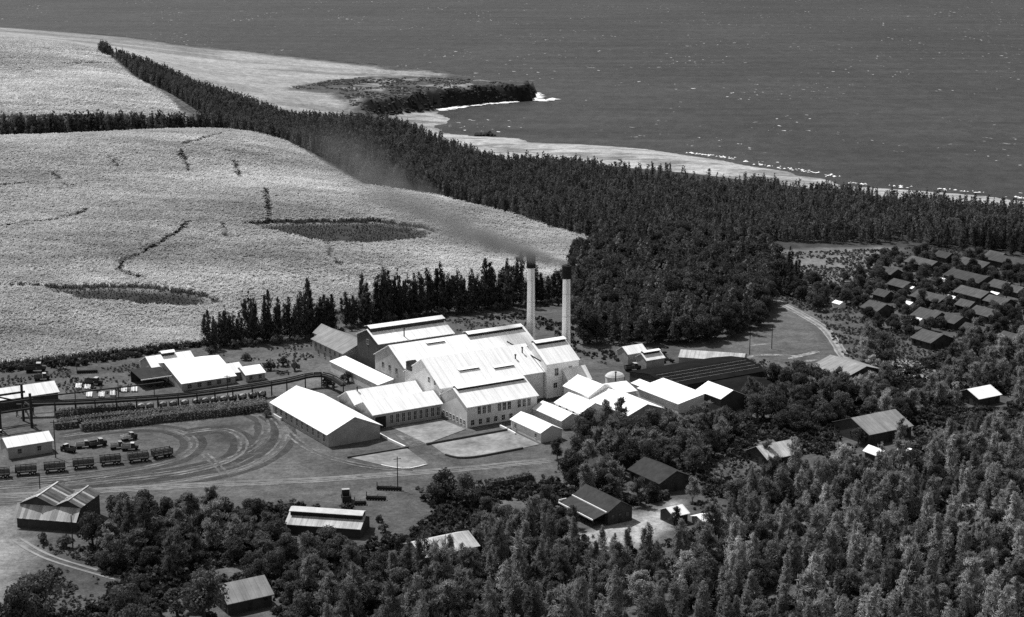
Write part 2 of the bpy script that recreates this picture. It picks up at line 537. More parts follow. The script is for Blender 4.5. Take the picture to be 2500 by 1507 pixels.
class MB:
    """collects simple solids into one mesh"""
    def __init__(s):
        s.v, s.f = [], []
    def add(s, vs, fs):
        k = len(s.v)
        s.v += [tuple(map(float, q)) for q in vs]
        s.f += [tuple(i + k for i in q) for q in fs]
        return s
    def box(s, x0, x1, y0, y1, z0, z1):
        vs = [(x, y, z) for z in (z0, z1) for y in (y0, y1) for x in (x0, x1)]
        return s.add(vs, [(0, 2, 3, 1), (4, 5, 7, 6), (0, 1, 5, 4), (2, 6, 7, 3), (0, 4, 6, 2), (1, 3, 7, 5)])
    def prism(s, sec, p0, p1, ax):
        """section polygon (q,z) swept from p0 to p1; ax 'a': p is x, q is y; ax 'b': p is y, q is x"""
        n = len(sec)
        vs = []
        for p in (p0, p1):
            for q, z in sec:
                vs.append((p, q, z) if ax == 'a' else (q, p, z))
        fs = [tuple(range(n))[::-1], tuple(range(n, 2 * n))]
        fs += [(i, (i + 1) % n, (i + 1) % n + n, i + n) for i in range(n)]
        return s.add(vs, fs)
    def bar(s, a, b, w, w2=None):
        a, b = Vector(a), Vector(b)
        d = (b - a).normalized()
        u = d.cross(Vector((0, 0, 1)))
        if u.length < 1e-3: u = Vector((1, 0, 0))
        u.normalize()
        t = d.cross(u).normalized()
        w2 = w if w2 is None else w2
        vs = [p + u * (i * w / 2) + t * (j * w2 / 2) for p in (a, b) for i, j in ((-1, -1), (1, -1), (1, 1), (-1, 1))]
        return s.add(vs, [(0, 3, 2, 1), (4, 5, 6, 7), (0, 1, 5, 4), (1, 2, 6, 5), (2, 3, 7, 6), (3, 0, 4, 7)])
    def tube(s, prof, n=16, c=(0, 0)):
        """lathe: list of (radius, z)"""
        vs, fs = [], []
        for r, z in prof:
            for k in range(n):
                t = 2 * math.pi * k / n
                vs.append((c[0] + r * math.cos(t), c[1] + r * math.sin(t), z))
        for i in range(len(prof) - 1):
            for k in range(n):
                fs.append((i * n + k, i * n + (k + 1) % n, (i + 1) * n + (k + 1) % n, (i + 1) * n + k))
        fs.append(tuple(range(n))[::-1])
        fs.append(tuple((len(prof) - 1) * n + k for k in range(n)))
        return s.add(vs, fs)
    def wheel(s, x, y, z, r, w):
        n = 14
        vs = [(x + r * math.cos(2 * math.pi * k / n), y + j * w / 2, z + r * math.sin(2 * math.pi * k / n)) for j in (-1, 1) for k in range(n)]
        fs = [tuple(range(n)), tuple(range(n, 2 * n))[::-1]] + [(k, k + n, (k + 1) % n + n, (k + 1) % n) for k in range(n)]
        return s.add(vs, fs)
    def mesh(s, name, fix=True):
        me = bpy.data.meshes.new(name)
        me.from_pydata(s.v, [], s.f)
        if fix:
            bm = bmesh.new()
            bm.from_mesh(me)
            bmesh.ops.recalc_face_normals(bm, faces=bm.faces)
            bm.to_mesh(me)
            bm.free()
        me.update()
        return me
    def build(s, name, mat, parent=None, loc=None, rz=None):
        return link(name, s.mesh(name), mat, parent, loc, rz)

def np_mesh(name, V, F):
    me = bpy.data.meshes.new(name)
    V = np.asarray(V, np.float32)
    F = np.asarray(F, np.int32)
    k = F.shape[1]
    me.vertices.add(len(V))
    me.vertices.foreach_set('co', V.ravel())
    me.loops.add(F.size)
    me.loops.foreach_set('vertex_index', F.ravel())
    me.polygons.add(len(F))
    me.polygons.foreach_set('loop_start', np.arange(0, F.size, k, dtype=np.int32))
    me.update(calc_edges=True)
    return me

# ------------------------------------------------------------------ ground sheet
def grid_faces(nx, ny):
    i = np.arange(nx - 1)
    j = np.arange(ny - 1)
    I, J = np.meshgrid(i, j)
    a = (J * nx + I).ravel()
    return np.c_[a, a + 1, a + 1 + nx, a + nx]

# land-cover outlines
near_field = GL([(-260, 912), (0, 893), (150, 879), (330, 858), (420, 845), (505, 842), (640, 800), (800, 770), (1000, 735), (1200, 712), (1330, 690), (1405, 640), (1425, 590)]) + \
    [at(1440, 582, .5), at(1250, 530, 5), at(1060, 484, 9.5), at(880, 458, 15), at(780, 400, 20), at(690, 350, 24), at(600, 326, 27.5), at(500, 319, 30.5), at(300, 325, 31.5), at(0, 337, 31.5), at(-260, 342, 31.5)]
far_field = [at(-260, 292, 22), at(0, 288, 22), at(300, 296, 19), at(460, 298, 17), at(420, 255, 20), at(340, 205, 26), at(235, 126, 35), at(120, 100, 41), at(0, 92, 43), at(-260, 90, 45)]
coast_field = [at(-260, 82, 44), at(0, 84, 42), at(130, 95, 40), at(240, 114, 36), at(320, 150, 28), at(480, 225, 18), at(620, 290, 8), at(720, 300, 4), at(880, 294, -2), at(850, 250, 4), at(800, 226, 6), at(700, 218, 8), at(760, 202, 8), at(900, 190, 5), at(1080, 186, 3),
               at(1090, 179, 3), at(850, 157, 8), at(600, 128, 15), at(450, 114, 20), at(300, 92, 27), at(0, 67, 36), at(-260, 62, 38)]
pit_a = GL([(604, 556), (660, 550), (780, 546), (930, 545), (1010, 556), (1065, 572), (1020, 590), (900, 601), (800, 598), (700, 580)])
pit_b = GL([(90, 708), (200, 707), (400, 712), (480, 725), (535, 747), (480, 757), (330, 748), (200, 737)])
yard = GL([(-200, 900), (0, 902), (340, 872), (520, 845), (740, 835), (860, 790), (1300, 762), (1400, 830), (1490, 880), (1540, 960), (1380, 1030), (1360, 1130), (1300, 1180), (1010, 1205), (860, 1225), (690, 1215), (420, 1200), (210, 1195), (120, 1300), (0, 1420), (-200, 1480)])
pale_left = GL([(-150, 1240), (40, 1245), (30, 1300), (70, 1330), (70, 1400), (20, 1480), (-150, 1560)])
house_land = GL([(1860, 730), (2010, 770), (2080, 830), (2110, 890), (2060, 935), (1960, 920), (1840, 900), (1800, 860), (1640, 850), (1840, 800)])
open_a = GL([(2170, 880), (2290, 872), (2290, 920), (2250, 960), (2200, 950)])
open_b = GL([(1890, 612), (2180, 605), (2190, 640), (2060, 700), (1940, 660)])
clear_c = GL([(1425, 1315), (1520, 1250), (1560, 1262), (1640, 1235), (1640, 1290), (1590, 1330), (1480, 1350)])
clear_d = GL([(1838, 1095), (1862, 1068), (1890, 1070), (1925, 1088), (1915, 1100), (1880, 1098), (1850, 1118)])
head_rock = [at(1303, 240, SEA), at(1290, 207, 2), at(1180, 194, 3), at(1000, 190, 4), at(830, 195, 5), at(700, 216, 8), at(820, 222, 4), at(850, 245, 3), at(870, 285, 0), at(900, 296, -5)] + [at(*p, -12.5) for p in ((950, 287), (1057, 269), (1180, 256))]
ditches = [GL(l) for l in (((290, 668), (300, 650), (345, 628), (400, 598), (440, 570), (456, 552)), ((0, 562), (60, 552), (130, 546), (190, 532), (212, 520)),
           ((447, 360), (490, 347), (540, 333)), ((440, 372), (462, 425)), ((572, 402), (588, 440)), ((647, 468), (656, 515), (656, 548)), ((290, 668), (350, 690)),
           ((800, 600), (812, 640), (835, 660)), ((545, 555), (555, 590)), ((130, 430), (160, 465)), ((265, 390), (290, 415)), ((0, 462), (70, 455)), ((0, 707), (95, 708)))]
far_lines = [[at(155, 167, 33), at(280, 168, 29)], [at(0, 82, 43), at(80, 92, 42)], [at(130, 100, 40), at(180, 115, 37)]]

tone = np.full(len(GP), 0.075)
tone += 0.05 * (fbm(GP[:, 0] / 40, GP[:, 1] / 40) - 0.45)
def zone(poly, v, soft=4.0):
    global tone
    w = sstep(-soft, soft, sdist(GP, poly) + (fbm(GP[:, 0] / 9, GP[:, 1] / 9) - 0.5) * soft * 2)
    tone = tone * (1 - w) + v * w
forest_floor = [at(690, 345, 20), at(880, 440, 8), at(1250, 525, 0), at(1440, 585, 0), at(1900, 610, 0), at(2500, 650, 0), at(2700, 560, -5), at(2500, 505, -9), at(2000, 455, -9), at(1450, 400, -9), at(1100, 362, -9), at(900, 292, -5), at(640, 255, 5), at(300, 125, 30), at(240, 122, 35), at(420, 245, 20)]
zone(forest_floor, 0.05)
zone(beach_poly, 0.33, 5)
w = sstep(-4, 6, sdist(GP, beach_poly)) * sstep(.45, .62, fbm(GP[:, 0] / 26, GP[:, 1] / 9 + 3))
tone = tone * (1 - .45 * w)
zone(near_field, 0.28)
zone(far_field, 0.27, 8)
zone(coast_field, 0.27, 8)
w = sstep(-6, 6, sdist(GP, coast_field)) * sstep(.5, .62, fbm(GP[:, 0] / 170, GP[:, 1] / 22 + 5))
tone = tone * (1 - .3 * w)
zone(head_rock, 0.07, 6)
w = sstep(-4, 4, sdist(GP, head_rock)) * sstep(0.5, 0.62, fbm(GP[:, 0] / 24 + 9, GP[:, 1] / 12))
tone = tone * (1 - w) + 0.22 * w
# steep rock is bare lava
gz_x = np.gradient(HG, gx, axis=1).ravel()
gz_y = np.gradient(HG, gy, axis=0).ravel()
steep = sstep(0.45, 0.8, np.hypot(gz_x, gz_y)) * (GP[:, 1] > 1300)
tone = tone * (1 - steep) + 0.02 * steep
zone(pit_a, 0.05, 4)
zone(pit_b, 0.045, 4)
zone(yard, 0.092)
w = sstep(-3, 3, sdist(GP, yard))
tone = tone * (1 - w) + tone * w * (.55 + .95 * fbm(GP[:, 0] / 13, GP[:, 1] / 9))
zone(pale_left, 0.2)
zone(house_land, 0.095)
zone(open_a, 0.2, 3)
zone(open_b, 0.15, 5)
wood_floor = GL([(960, 1400), (1180, 1300), (1430, 1385), (1640, 1370), (1790, 1230), (2080, 1170), (2230, 1150), (2540, 1040), (2540, 1590), (660, 1590)])
w = sstep(-4, 4, sdist(GP, wood_floor)) * sstep(.5, .6, fbm(GP[:, 0] / 12, GP[:, 1] / 12 + 8)) * sstep(20, 110, GP[:, 0])
tone = tone * (1 - w) + .26 * w
zone(clear_c, 0.33, 2)
zone(clear_d, 0.16, 2)
for d in ditches:
    w = 1 - sstep(1.5, 4.0, line_dist(GP, d))
    tone = tone * (1 - w) + 0.05 * w

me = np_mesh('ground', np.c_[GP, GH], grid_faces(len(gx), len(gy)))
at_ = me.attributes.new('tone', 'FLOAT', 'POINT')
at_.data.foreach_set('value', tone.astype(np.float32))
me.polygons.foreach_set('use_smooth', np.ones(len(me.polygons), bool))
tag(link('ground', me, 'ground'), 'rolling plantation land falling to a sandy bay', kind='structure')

sea = MB().add([(-60000, -3000, SEA), (60000, -3000, SEA), (60000, 90000, SEA), (-60000, 90000, SEA)], [(0, 1, 2, 3)]).build('sea', 'sea')
tag(sea, 'dark choppy sea with scattered white caps', kind='structure')

# ------------------------------------------------------------------ draped strips: roads, tracks
def smooth_line(pts, step=2.0):
    pts = np.asarray(pts, float)
    if len(pts) < 3:
        n = max(2, int(np.hypot(*(pts[1] - pts[0])) / step))
        return np.array([pts[0] + (pts[1] - pts[0]) * t for t in np.linspace(0, 1, n)])
    out = []
    for i in range(len(pts) - 1):
        p0 = pts[max(i - 1, 0)]
        p1, p2 = pts[i], pts[i + 1]
        p3 = pts[min(i + 2, len(pts) - 1)]
        n = max(2, int(np.hypot(*(p2 - p1)) / step))
        for t in np.linspace(0, 1, n, endpoint=False):
            out.append(0.5 * ((2 * p1) + (-p0 + p2) * t + (2 * p0 - 5 * p1 + 4 * p2 - p3) * t * t + (-p0 + 3 * p1 - 3 * p2 + p3) * t ** 3))
    out.append(pts[-1])
    return np.array(out)

def strip(name, line, width, mat, lift=0.05, offset=0.0, wob=0.15, label=None, parent=None):
    L = smooth_line(line)
    T = np.gradient(L, axis=0)
    T /= np.linalg.norm(T, axis=1)[:, None] + 1e-9
    Nn = np.c_[-T[:, 1], T[:, 0]]
    s = np.arange(len(L))
    half = width / 2 * (1 + wob * (fbm(s / 3.0, s * 0 + offset * 3 + width) - 0.45) * 2)
    half[0] *= 0.3
    half[-1] *= 0.3
    A = L + Nn * (offset + half)[:, None]
    B = L + Nn * (offset - half)[:, None]
    V = np.r_[np.c_[B, hz(B[:, 0], B[:, 1]) + lift], np.c_[A, hz(A[:, 0], A[:, 1]) + lift]]
    n = len(L)
    i = np.arange(n - 1)
    o = link(name, np_mesh(name, V, np.c_[i, i + 1, i + 1 + n, i + n]), mat)
    return tag(o, label, kind='structure')

strip('road', GL([(-60, 1217), (60, 1211), (200, 1203), (420, 1192), (600, 1184), (780, 1176), (950, 1163), (1150, 1145), (1250, 1138), (1345, 1128)]), 5.5, 'track_faint', 0.06, label='dusty main road crossing below the mill')
for off in (-1.6, -0.3, 1.2, 2.1):
    strip('wheel_track', GL([(-60, 1217), (60, 1211), (200, 1203), (420, 1192), (600, 1184), (780, 1176), (950, 1163), (1150, 1145), (1345, 1128)]), 0.5, 'road_dust', 0.1, off, 0.6, label='pale wheel track along the main road')
loops = [[(120, 1192), (300, 1168), (450, 1150), (560, 1122), (625, 1090), (650, 1055), (640, 1022), (600, 1006)],
         [(330, 1190), (480, 1170), (590, 1145), (660, 1110), (690, 1075), (685, 1040), (655, 1012)],
         [(150, 1068), (260, 1052), (380, 1048), (450, 1060), (475, 1085), (455, 1112), (400, 1135), (250, 1160), (60, 1180)],
         [(440, 1060), (540, 1050), (590, 1070), (590, 1105), (540, 1135), (420, 1162), (200, 1185)],
         [(500, 1110), (540, 1150), (560, 1180)],
         [(690, 1045), (730, 1080), (790, 1115), (900, 1140), (1010, 1150)],
         [(-40, 1180), (150, 1165), (300, 1145)], [(-40, 1195), (100, 1186), (280, 1160)], [(-40, 1232), (40, 1228), (90, 1222)]]
for k, l in enumerate(loops):
    for off in (-0.95, 0.95):
        strip('wheel_track', GL(l), 0.8, 'track' if k % 2 else 'track_faint', 0.07 + 0.006 * k, off, 0.7, label='pale looping wheel track on the bare yard')
for k, l in enumerate(loops[:4]):
    for off in (-3.2, 2.6):
        strip('wheel_track', GL(l), 2.4, 'dirt_dark', 0.035 + .003 * k, off, 0.9, label='dark worn band beside the wheel tracks of the yard')
for off in (-1.1, 1.1):
    strip('wheel_track', GL([(40, 1320), (90, 1350), (140, 1372), (210, 1390), (290, 1417)]), 0.8, 'road_dust', 0.08, off, 0.6, label='wheel track below the corrugated barn')
    strip('wheel_track', GL([(60, 1400), (50, 1440), (0, 1500), (-40, 1540)]), 0.8, 'track_faint', 0.08, off, 0.6, label='wheel track at the bottom left corner')
rl = GL([(1868, 722), (1900, 738), (1950, 765), (2010, 802), (2040, 838), (2060, 870), (2095, 897)])
strip('road', rl, 4.2, 'village_road', 0.06, label='dirt road bending past the village houses')
for off in (-1.1, 1.1):
    strip('wheel_track', rl, 0.9, 'track', 0.1, off, 0.5, label='worn rut of the village road')
strip('road', [at(250, 132, 34), at(300, 160, 30), at(350, 203, 26), at(430, 248, 20), at(530, 295, 17), at(610, 325, 15.5)], 7, 'track_faint', 0.3, label='field road beside the diagonal tree belt')
strip('wheel_track', GL([(1810, 878), (1870, 868), (1960, 872)]), 2.2, 'clearing', 0.07, 0, 0.5, label='pale bare patch by the village road')
strip('wheel_track', GL([(1925, 878), (1985, 862), (2000, 861)]), 2.6, 'clearing', 0.09, 0, 0.5, label='bright heap of pale soil by the village road')
strip('wheel_track', GL([(1955, 885), (1995, 880)]), 3.2, 'clearing', 0.11, 0, 0.5, label='second bright heap of pale soil')
strip('wheel_track', GL([(1832, 846), (1882, 840)]), 2.0, 'clearing', 0.07, 0, 0.5, label='pale strip of bare soil under the grove')
# surf
foam_lines = [[at(*p, SEA) for p in ((1258, 250), (1200, 254), (1140, 260), (1080, 268), (1050, 273))], [at(*p, SEA) for p in ((1304, 228), (1310, 240), (1318, 246), (1345, 245), (1352, 243))],
              [at(*p, SEA) for p in ((1690, 375), (1783, 388), (1840, 400), (1951, 417), (2040, 433))], [at(*p, SEA) for p in ((2075, 448), (2166, 455), (2300, 464), (2422, 474), (2520, 488))]]
def foam(line, width, seed, label, per=5):
    L = smooth_line(line, 3.0 if per > 2 else 1.2)
    V, F = [], []
    for i, p in enumerate(L):
        for k in range(per):
            if per < 3 and fbm(np.array([i / 9.0]), np.array([seed * 3.0]))[0] < .44: continue
            a = rng.normal(0, width / 2.2, 2)
            r = rng.uniform(0.8, 2.6) if per > 2 else rng.uniform(.25, .8)
            n = 7
            b = len(V)
            z = SEA + 0.15 + 0.02 * k + rng.uniform(0, .5)
            for j in range(n):
                t = 2 * math.pi * j / n
                rr = r * rng.uniform(0.5, 1.2)
                V.append((p[0] + a[0] + 2.2 * rr * math.cos(t), p[1] + a[1] + rr * math.sin(t), z))
            V.append((p[0] + a[0], p[1] + a[1], z + rng.uniform(.2, .7)))
            F += [(b + j, b + (j + 1) % n, b + n) for j in range(n)]
    tag(link('surf', np_mesh('surf', V, np.array(F)), 'foam'), label, kind='stuff')
foam(foam_lines[0], 5, 1, 'white surf along the foot of the lava cliff', 4)
foam(foam_lines[1], 5, 2, 'white spray breaking at the tip of the headland')
foam(foam_lines[2], 4, 3, 'thin surf line on the far beach', 1)
foam(foam_lines[3], 4, 4, 'thin surf line at the right end of the beach', 1)

# ------------------------------------------------------------------ rocks
def rock_mesh(name, r, seed, n=2, squash=0.6, j=0.35):
    bm = bmesh.new()
    bmesh.ops.create_icosphere(bm, subdivisions=n, radius=1.0)
    g = np.random.default_rng(seed)
    for v in bm.verts:
        k = 1 + g.uniform(-j, j)
        v.co = Vector((v.co.x * r * k, v.co.y * r * k, v.co.z * r * squash * k))
    me = bpy.data.meshes.new(name)
    bm.to_mesh(me)
    bm.free()
    return me
isl = empty('sea_rock', (*at(1181, 332, SEA), SEA), 0.1, 'dark jagged rock islet standing off the beach', 'rock')
for k, (dx, dy, r, sq) in enumerate(((-4, 0, 4.2, .6), (1, 1, 4.0, .5), (5, 0, 3.4, .9), (7.5, -1, 2.0, .6))):
    link('rock_lump', rock_mesh('rock_lump', r, 40 + k, 2, sq), 'rock', isl, (dx, dy, 0.3))
cl = smooth_line(cliff_line[1:] + cliff_inland[1:], 5.0)
V, F = [], []
g = np.random.default_rng(5)
proto = [rock_mesh('lava', 1, 60 + k, 1, .8, .4) for k in range(4)]
pv = [np.array([v.co[:] for v in m.vertices]) for m in proto]
pf = [np.array([p.vertices[:] for p in m.polygons]) for m in proto]
for m in proto: bpy.data.meshes.remove(m)
for p in cl:
    for k in range(3):
        i = int(g.integers(4))
        s = g.uniform(.6, 1.9) * np.array([1.3, 1, .9])
        q = np.array([p[0] + g.normal(0, 3), p[1] + g.normal(-1.5, 2), 0])
        q[2] = hz1(q[0], q[1]) + 0.2
        b = sum(len(x) for x in V)
        V.append(pv[i] * s + q)
        F.append(pf[i] + b)
tag(link('lava_boulders', np_mesh('lava_boulders', np.vstack(V), np.vstack(F)), 'rock'), 'black lava boulders tumbled along the headland cliff', kind='stuff')

# ------------------------------------------------------------------ plants
def leaf_quads(C, Nrm, size, seed, asp=0.6, up=None):
    """quads centred at C, facing about Nrm; size per quad; long axis random or along up"""
    g = np.random.default_rng(seed)
    n = len(C)
    Nn = Nrm / (np.linalg.norm(Nrm, axis=1)[:, None] + 1e-9)
    A = g.normal(size=(n, 3)) if up is None else up + g.normal(0, .25, (n, 3))
    T = A - (A * Nn).sum(1)[:, None] * Nn
    T /= np.linalg.norm(T, axis=1)[:, None] + 1e-9
    B = np.cross(Nn, T)
    s = size[:, None]
    jit = lambda: 1 + g.uniform(-.35, .35, (n, 1))
    V = np.stack([C - T * s * jit() , C + B * s * asp * jit(), C + T * s * jit(), C - B * s * asp * jit()], 1).reshape(-1, 3)
    return V, np.arange(4 * n).reshape(n, 4)

def broad_crown(seed, H=9.0, Rr=4.6, nl=16, q=1500, size=0.5):
    g = np.random.default_rng(seed)
    lobes = []
    for k in range(nl):
        a = g.uniform(0, 2 * math.pi)
        t = g.uniform(0.32, 1.0)
        rad = Rr * math.sqrt(g.uniform(0, 1)) * (0.95 if t < .75 else .5) * 0.75
        lobes.append((np.array([rad * math.cos(a), rad * math.sin(a), H * t * .86]), g.uniform(.22, .42) * Rr))
    C, Nn, S = [], [], []
    per = q // nl
    for c, r in lobes:
        d = g.normal(size=(per, 3))
        d[:, 2] = d[:, 2] * .8 + .25
        d /= np.linalg.norm(d, axis=1)[:, None]
        rr = r * g.uniform(.75, 1.12, (per, 1))
        C.append(c + d * rr * np.array([1, 1, .85]))
        Nn.append(d + g.normal(0, .55, (per, 3)))
        S.append(g.uniform(.5, 1.25, per) * size)
    V, F = leaf_quads(np.vstack(C), np.vstack(Nn), np.concatenate(S), seed + 1, .62)
    return np_mesh('crown', V, F), lobes

def tube_pts(mb, pts, rad, n=6):
    pts = [Vector(p) for p in pts]
    vs, fs = [], []
    for i, p in enumerate(pts):
        d = (pts[min(i + 1, len(pts) - 1)] - pts[max(i - 1, 0)]).normalized()
        u = d.cross(Vector((0.3, 1, 0.1))).normalized()
        w = d.cross(u)
        for k in range(n):
            t = 2 * math.pi * k / n
            vs.append(p + (u * math.cos(t) + w * math.sin(t)) * rad[i])
    for i in range(len(pts) - 1):
        for k in range(n):
            fs.append((i * n + k, i * n + (k + 1) % n, (i + 1) * n + (k + 1) % n, (i + 1) * n + k))
    fs.append(tuple((len(pts) - 1) * n + k for k in range(n)))
    mb.add(vs, fs)

def broad_trunk(seed, H, lobes):
    mb = MB()
    g = random.Random(seed)
    tube_pts(mb, [(0, 0, -.4), (g.uniform(-.2, .2), g.uniform(-.2, .2), H * .22), (g.uniform(-.5, .5), g.uniform(-.5, .5), H * .5), (g.uniform(-.6, .6), g.uniform(-.6, .6), H * .75)], (.38, .3, .2, .08))
    for c, r in lobes[:6]:
        tube_pts(mb, [(0, 0, H * g.uniform(.2, .35)), (c[0] * .5, c[1] * .5, c[2] * .7), (c[0], c[1], c[2])], (.16, .11, .04), 5)
    return mb.mesh('trunk')

def iron_crown(seed, H=15.0, Rr=2.6, q=750, size=0.55, t0=0.1, ex=.75, asp=.42):
    g = np.random.default_rng(seed)
    nb = max(24, q // 14)
    C, Nn, S, U = [], [], [], []
    spikes = [(0, 0, 1.0)] + [(g.uniform(-.5, .5) * Rr, g.uniform(-.5, .5) * Rr, g.uniform(.72, .95)) for _ in range(3)]
    per = q // nb
    for k in range(nb):
        t = t0 + (1 - t0) * (k + g.uniform(0, 1)) / nb
        sx, sy, st = spikes[int(g.integers(4))] if t > .45 else (0, 0, 1)
        if t > st: t = g.uniform(t0, st)
        a = g.uniform(0, 2 * math.pi)
        L = Rr * (1 - t / st) ** ex * g.uniform(.55, 1.25) * (1 if st == 1 else .5) + .22
        s = g.uniform(.15, 1, per)
        d = np.array([math.cos(a), math.sin(a), g.uniform(.25, .75)])
        c = np.array([sx, sy, t * H]) + d * (L * s)[:, None] + g.normal(0, .22, (per, 3)) * np.array([1, 1, 1.3])
        C.append(c)
        Nn.append(np.array([math.cos(a), math.sin(a), .7]) + g.normal(0, .5, (per, 3)))
        U.append(np.tile(np.array([math.cos(a) * .6, math.sin(a) * .6, .8]), (per, 1)))
        S.append(g.uniform(.6, 1.3, per) * size)
    V, F = leaf_quads(np.vstack(C), np.vstack(Nn), np.concatenate(S), seed + 1, asp, np.vstack(U))
    return np_mesh('crown', V, F)

def plume_crown(seed, H=11.0, Rr=4.0, nb=30, per=95, size=0.55, t0=.12):
    """feathery crown: ascending boughs clothed in thin drooping sprays"""
    g = np.random.default_rng(seed)
    C, Nn, S, U = [], [], [], []
    lean = g.normal(0, .5, 2)
    for k in range(nb):
        t = t0 + (.93 - t0) * (k + g.uniform(0, 1)) / nb
        a = g.uniform(0, 2 * math.pi)
        L = Rr * (1.05 - .75 * t) * g.uniform(.55, 1.3)
        rise = g.uniform(.5, 1.4)
        s = g.uniform(.1, 1, per) ** .8
        d = np.array([math.cos(a), math.sin(a), 0])
        c = np.array([lean[0] * t, lean[1] * t, t * H]) + d * (L * s)[:, None]
        c[:, 2] += L * rise * s - L * .55 * s ** 3
        c += g.normal(0, .3, (per, 3)) * (.5 + .8 * s)[:, None]
        C.append(c)
        Nn.append(g.normal(0, 1, (per, 3)) + np.array([0, 0, .6]))
        U.append(d * .6 + np.array([0, 0, 1.0]) * np.where(g.random(per) < .3, -1, 1)[:, None] + g.normal(0, .25, (per, 3)))
        S.append(g.uniform(.5, 1.3, per) * size)
    V, F = leaf_quads(np.vstack(C), np.vstack(Nn), np.concatenate(S), seed + 1, .17, np.vstack(U))
    return np_mesh('crown', V, F)

def _p(seed, H, Rr, nb, per, size, leaf, bark='bark_pale'):
    c = plume_crown(seed, H, Rr, nb, per, size)
    c.materials.append(MATS[leaf])
    t = iron_trunk(seed, H)
    t.materials.append(MATS[bark])
    return c, t

def iron_trunk(seed, H):
    mb = MB()
    g = random.Random(seed)
    tube_pts(mb, [(0, 0, -.4), (g.uniform(-.1, .1), g.uniform(-.1, .1), H * .3), (g.uniform(-.15, .15), 0, H * .65), (0, 0, H * .95)], (.26, .2, .13, .03))
    return mb.mesh('trunk')

KINDS = {}
def kind(name, makers):
    KINDS[name] = makers
def _b(seed, H, Rr, nl, q, size, leaf, bark='bark'):
    c, lob = broad_crown(seed, H, Rr, nl, q, size)
    c.materials.append(MATS[leaf])
    t = broad_trunk(seed, H, lob)
    t.materials.append(MATS[bark])
    return c, t
def _i(seed, H, Rr, q, size, leaf, t0=.1, bark='bark', ex=.75):
    c = iron_crown(seed, H, Rr, q, size, t0, ex)
    c.materials.append(MATS[leaf])
    t = iron_trunk(seed, H)
    t.materials.append(MATS[bark])
    return c, t
KINDS['broad'] = [_b(100 + k, 9 + k * .4, 4.8, 22, 4600, .3, 'leaf') for k in range(5)]
KINDS['broad_dark'] = [_b(120 + k, 9.5 + k * .4, 5.0, 22, 4600, .31, 'leaf_dark') for k in range(4)]
KINDS['broad_pale'] = [_b(140 + k, 9 + k * .5, 4.2, 24, 4200, .27, 'leaf_pale', 'bark_pale') for k in range(4)]
KINDS['iron'] = [_i(160 + k, 16, 3.9, 3000, .4, 'needle', .03) for k in range(5)]
KINDS['tall'] = [_p(180 + k, 10 + 1.1 * (k % 4), 3.4 + .5 * (k % 3), 28 + 3 * (k % 3), 120, .62, 'plume') for k in range(6)]
def _c(seed, H, Rr, q, leaf):
    c = iron_crown(seed, H, Rr, q, .6, .06, .62, .15)
    c.materials.append(MATS[leaf])
    t = iron_trunk(seed, H)
    t.materials.append(MATS['bark_pale'])
    return c, t
KINDS['feather'] = [_c(400 + k, 10.5 + 1.3 * (k % 4), 2.5 + .45 * (k % 3), 2700, 'plume') for k in range(7)]
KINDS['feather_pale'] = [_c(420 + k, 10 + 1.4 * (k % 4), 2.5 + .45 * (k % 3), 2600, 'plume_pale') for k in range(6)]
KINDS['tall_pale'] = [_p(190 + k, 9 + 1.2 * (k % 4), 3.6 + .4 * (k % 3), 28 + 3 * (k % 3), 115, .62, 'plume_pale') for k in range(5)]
KINDS['bush'] = [_b(200 + k, 2.6, 1.9, 8, 420, .3, 'leaf') for k in range(3)]
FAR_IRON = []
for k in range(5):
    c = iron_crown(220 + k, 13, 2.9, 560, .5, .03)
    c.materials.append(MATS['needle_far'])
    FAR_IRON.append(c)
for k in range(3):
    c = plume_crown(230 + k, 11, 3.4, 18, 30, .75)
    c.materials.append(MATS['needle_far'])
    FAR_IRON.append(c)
FAR_BROAD = []
for k in range(4):
    c, _ = broad_crown(240 + k, 10.5, 4.8, 22, 3600, .36)
    c.materials.append(MATS['leaf_dark'])
    FAR_BROAD.append(c)

def tree(kindname, x, y, s, label, group, cat='tree', name=None, z=None, sz=None):
    c, t = random.choice(KINDS[kindname])
    e = empty(name or ({'iron': 'ironwood_tree', 'tall': 'slender_tree'}.get(kindname, 'leafy_tree')), (x, y, hz1(x, y) if z is None else z), random.uniform(0, 6.28), label, cat, group)
    e.scale = (s * random.uniform(.9, 1.1), s * random.uniform(.9, 1.1), (sz or s) * random.uniform(.88, 1.12))
    link('trunk', t, None, e)
    link('crown', c, None, e)
    return e

def scatter(poly, spacing, seed, jitter=.45, gaps=None):
    g = np.random.default_rng(seed)
    poly = np.asarray(poly)
    x0, y0 = poly.min(0)
    x1, y1 = poly.max(0)
    X, Y = np.meshgrid(np.arange(x0, x1, spacing), np.arange(y0, y1, spacing * .87))
    X = X + (np.arange(len(Y)) % 2)[:, None] * spacing / 2
    P = np.c_[X.ravel(), Y.ravel()] + g.uniform(-jitter, jitter, (X.size, 2)) * spacing
    P = P[inside(P, poly)]
    if gaps is not None:
        P = P[fbm(P[:, 0] / gaps[0], P[:, 1] / gaps[0]) > gaps[1]]
    return P

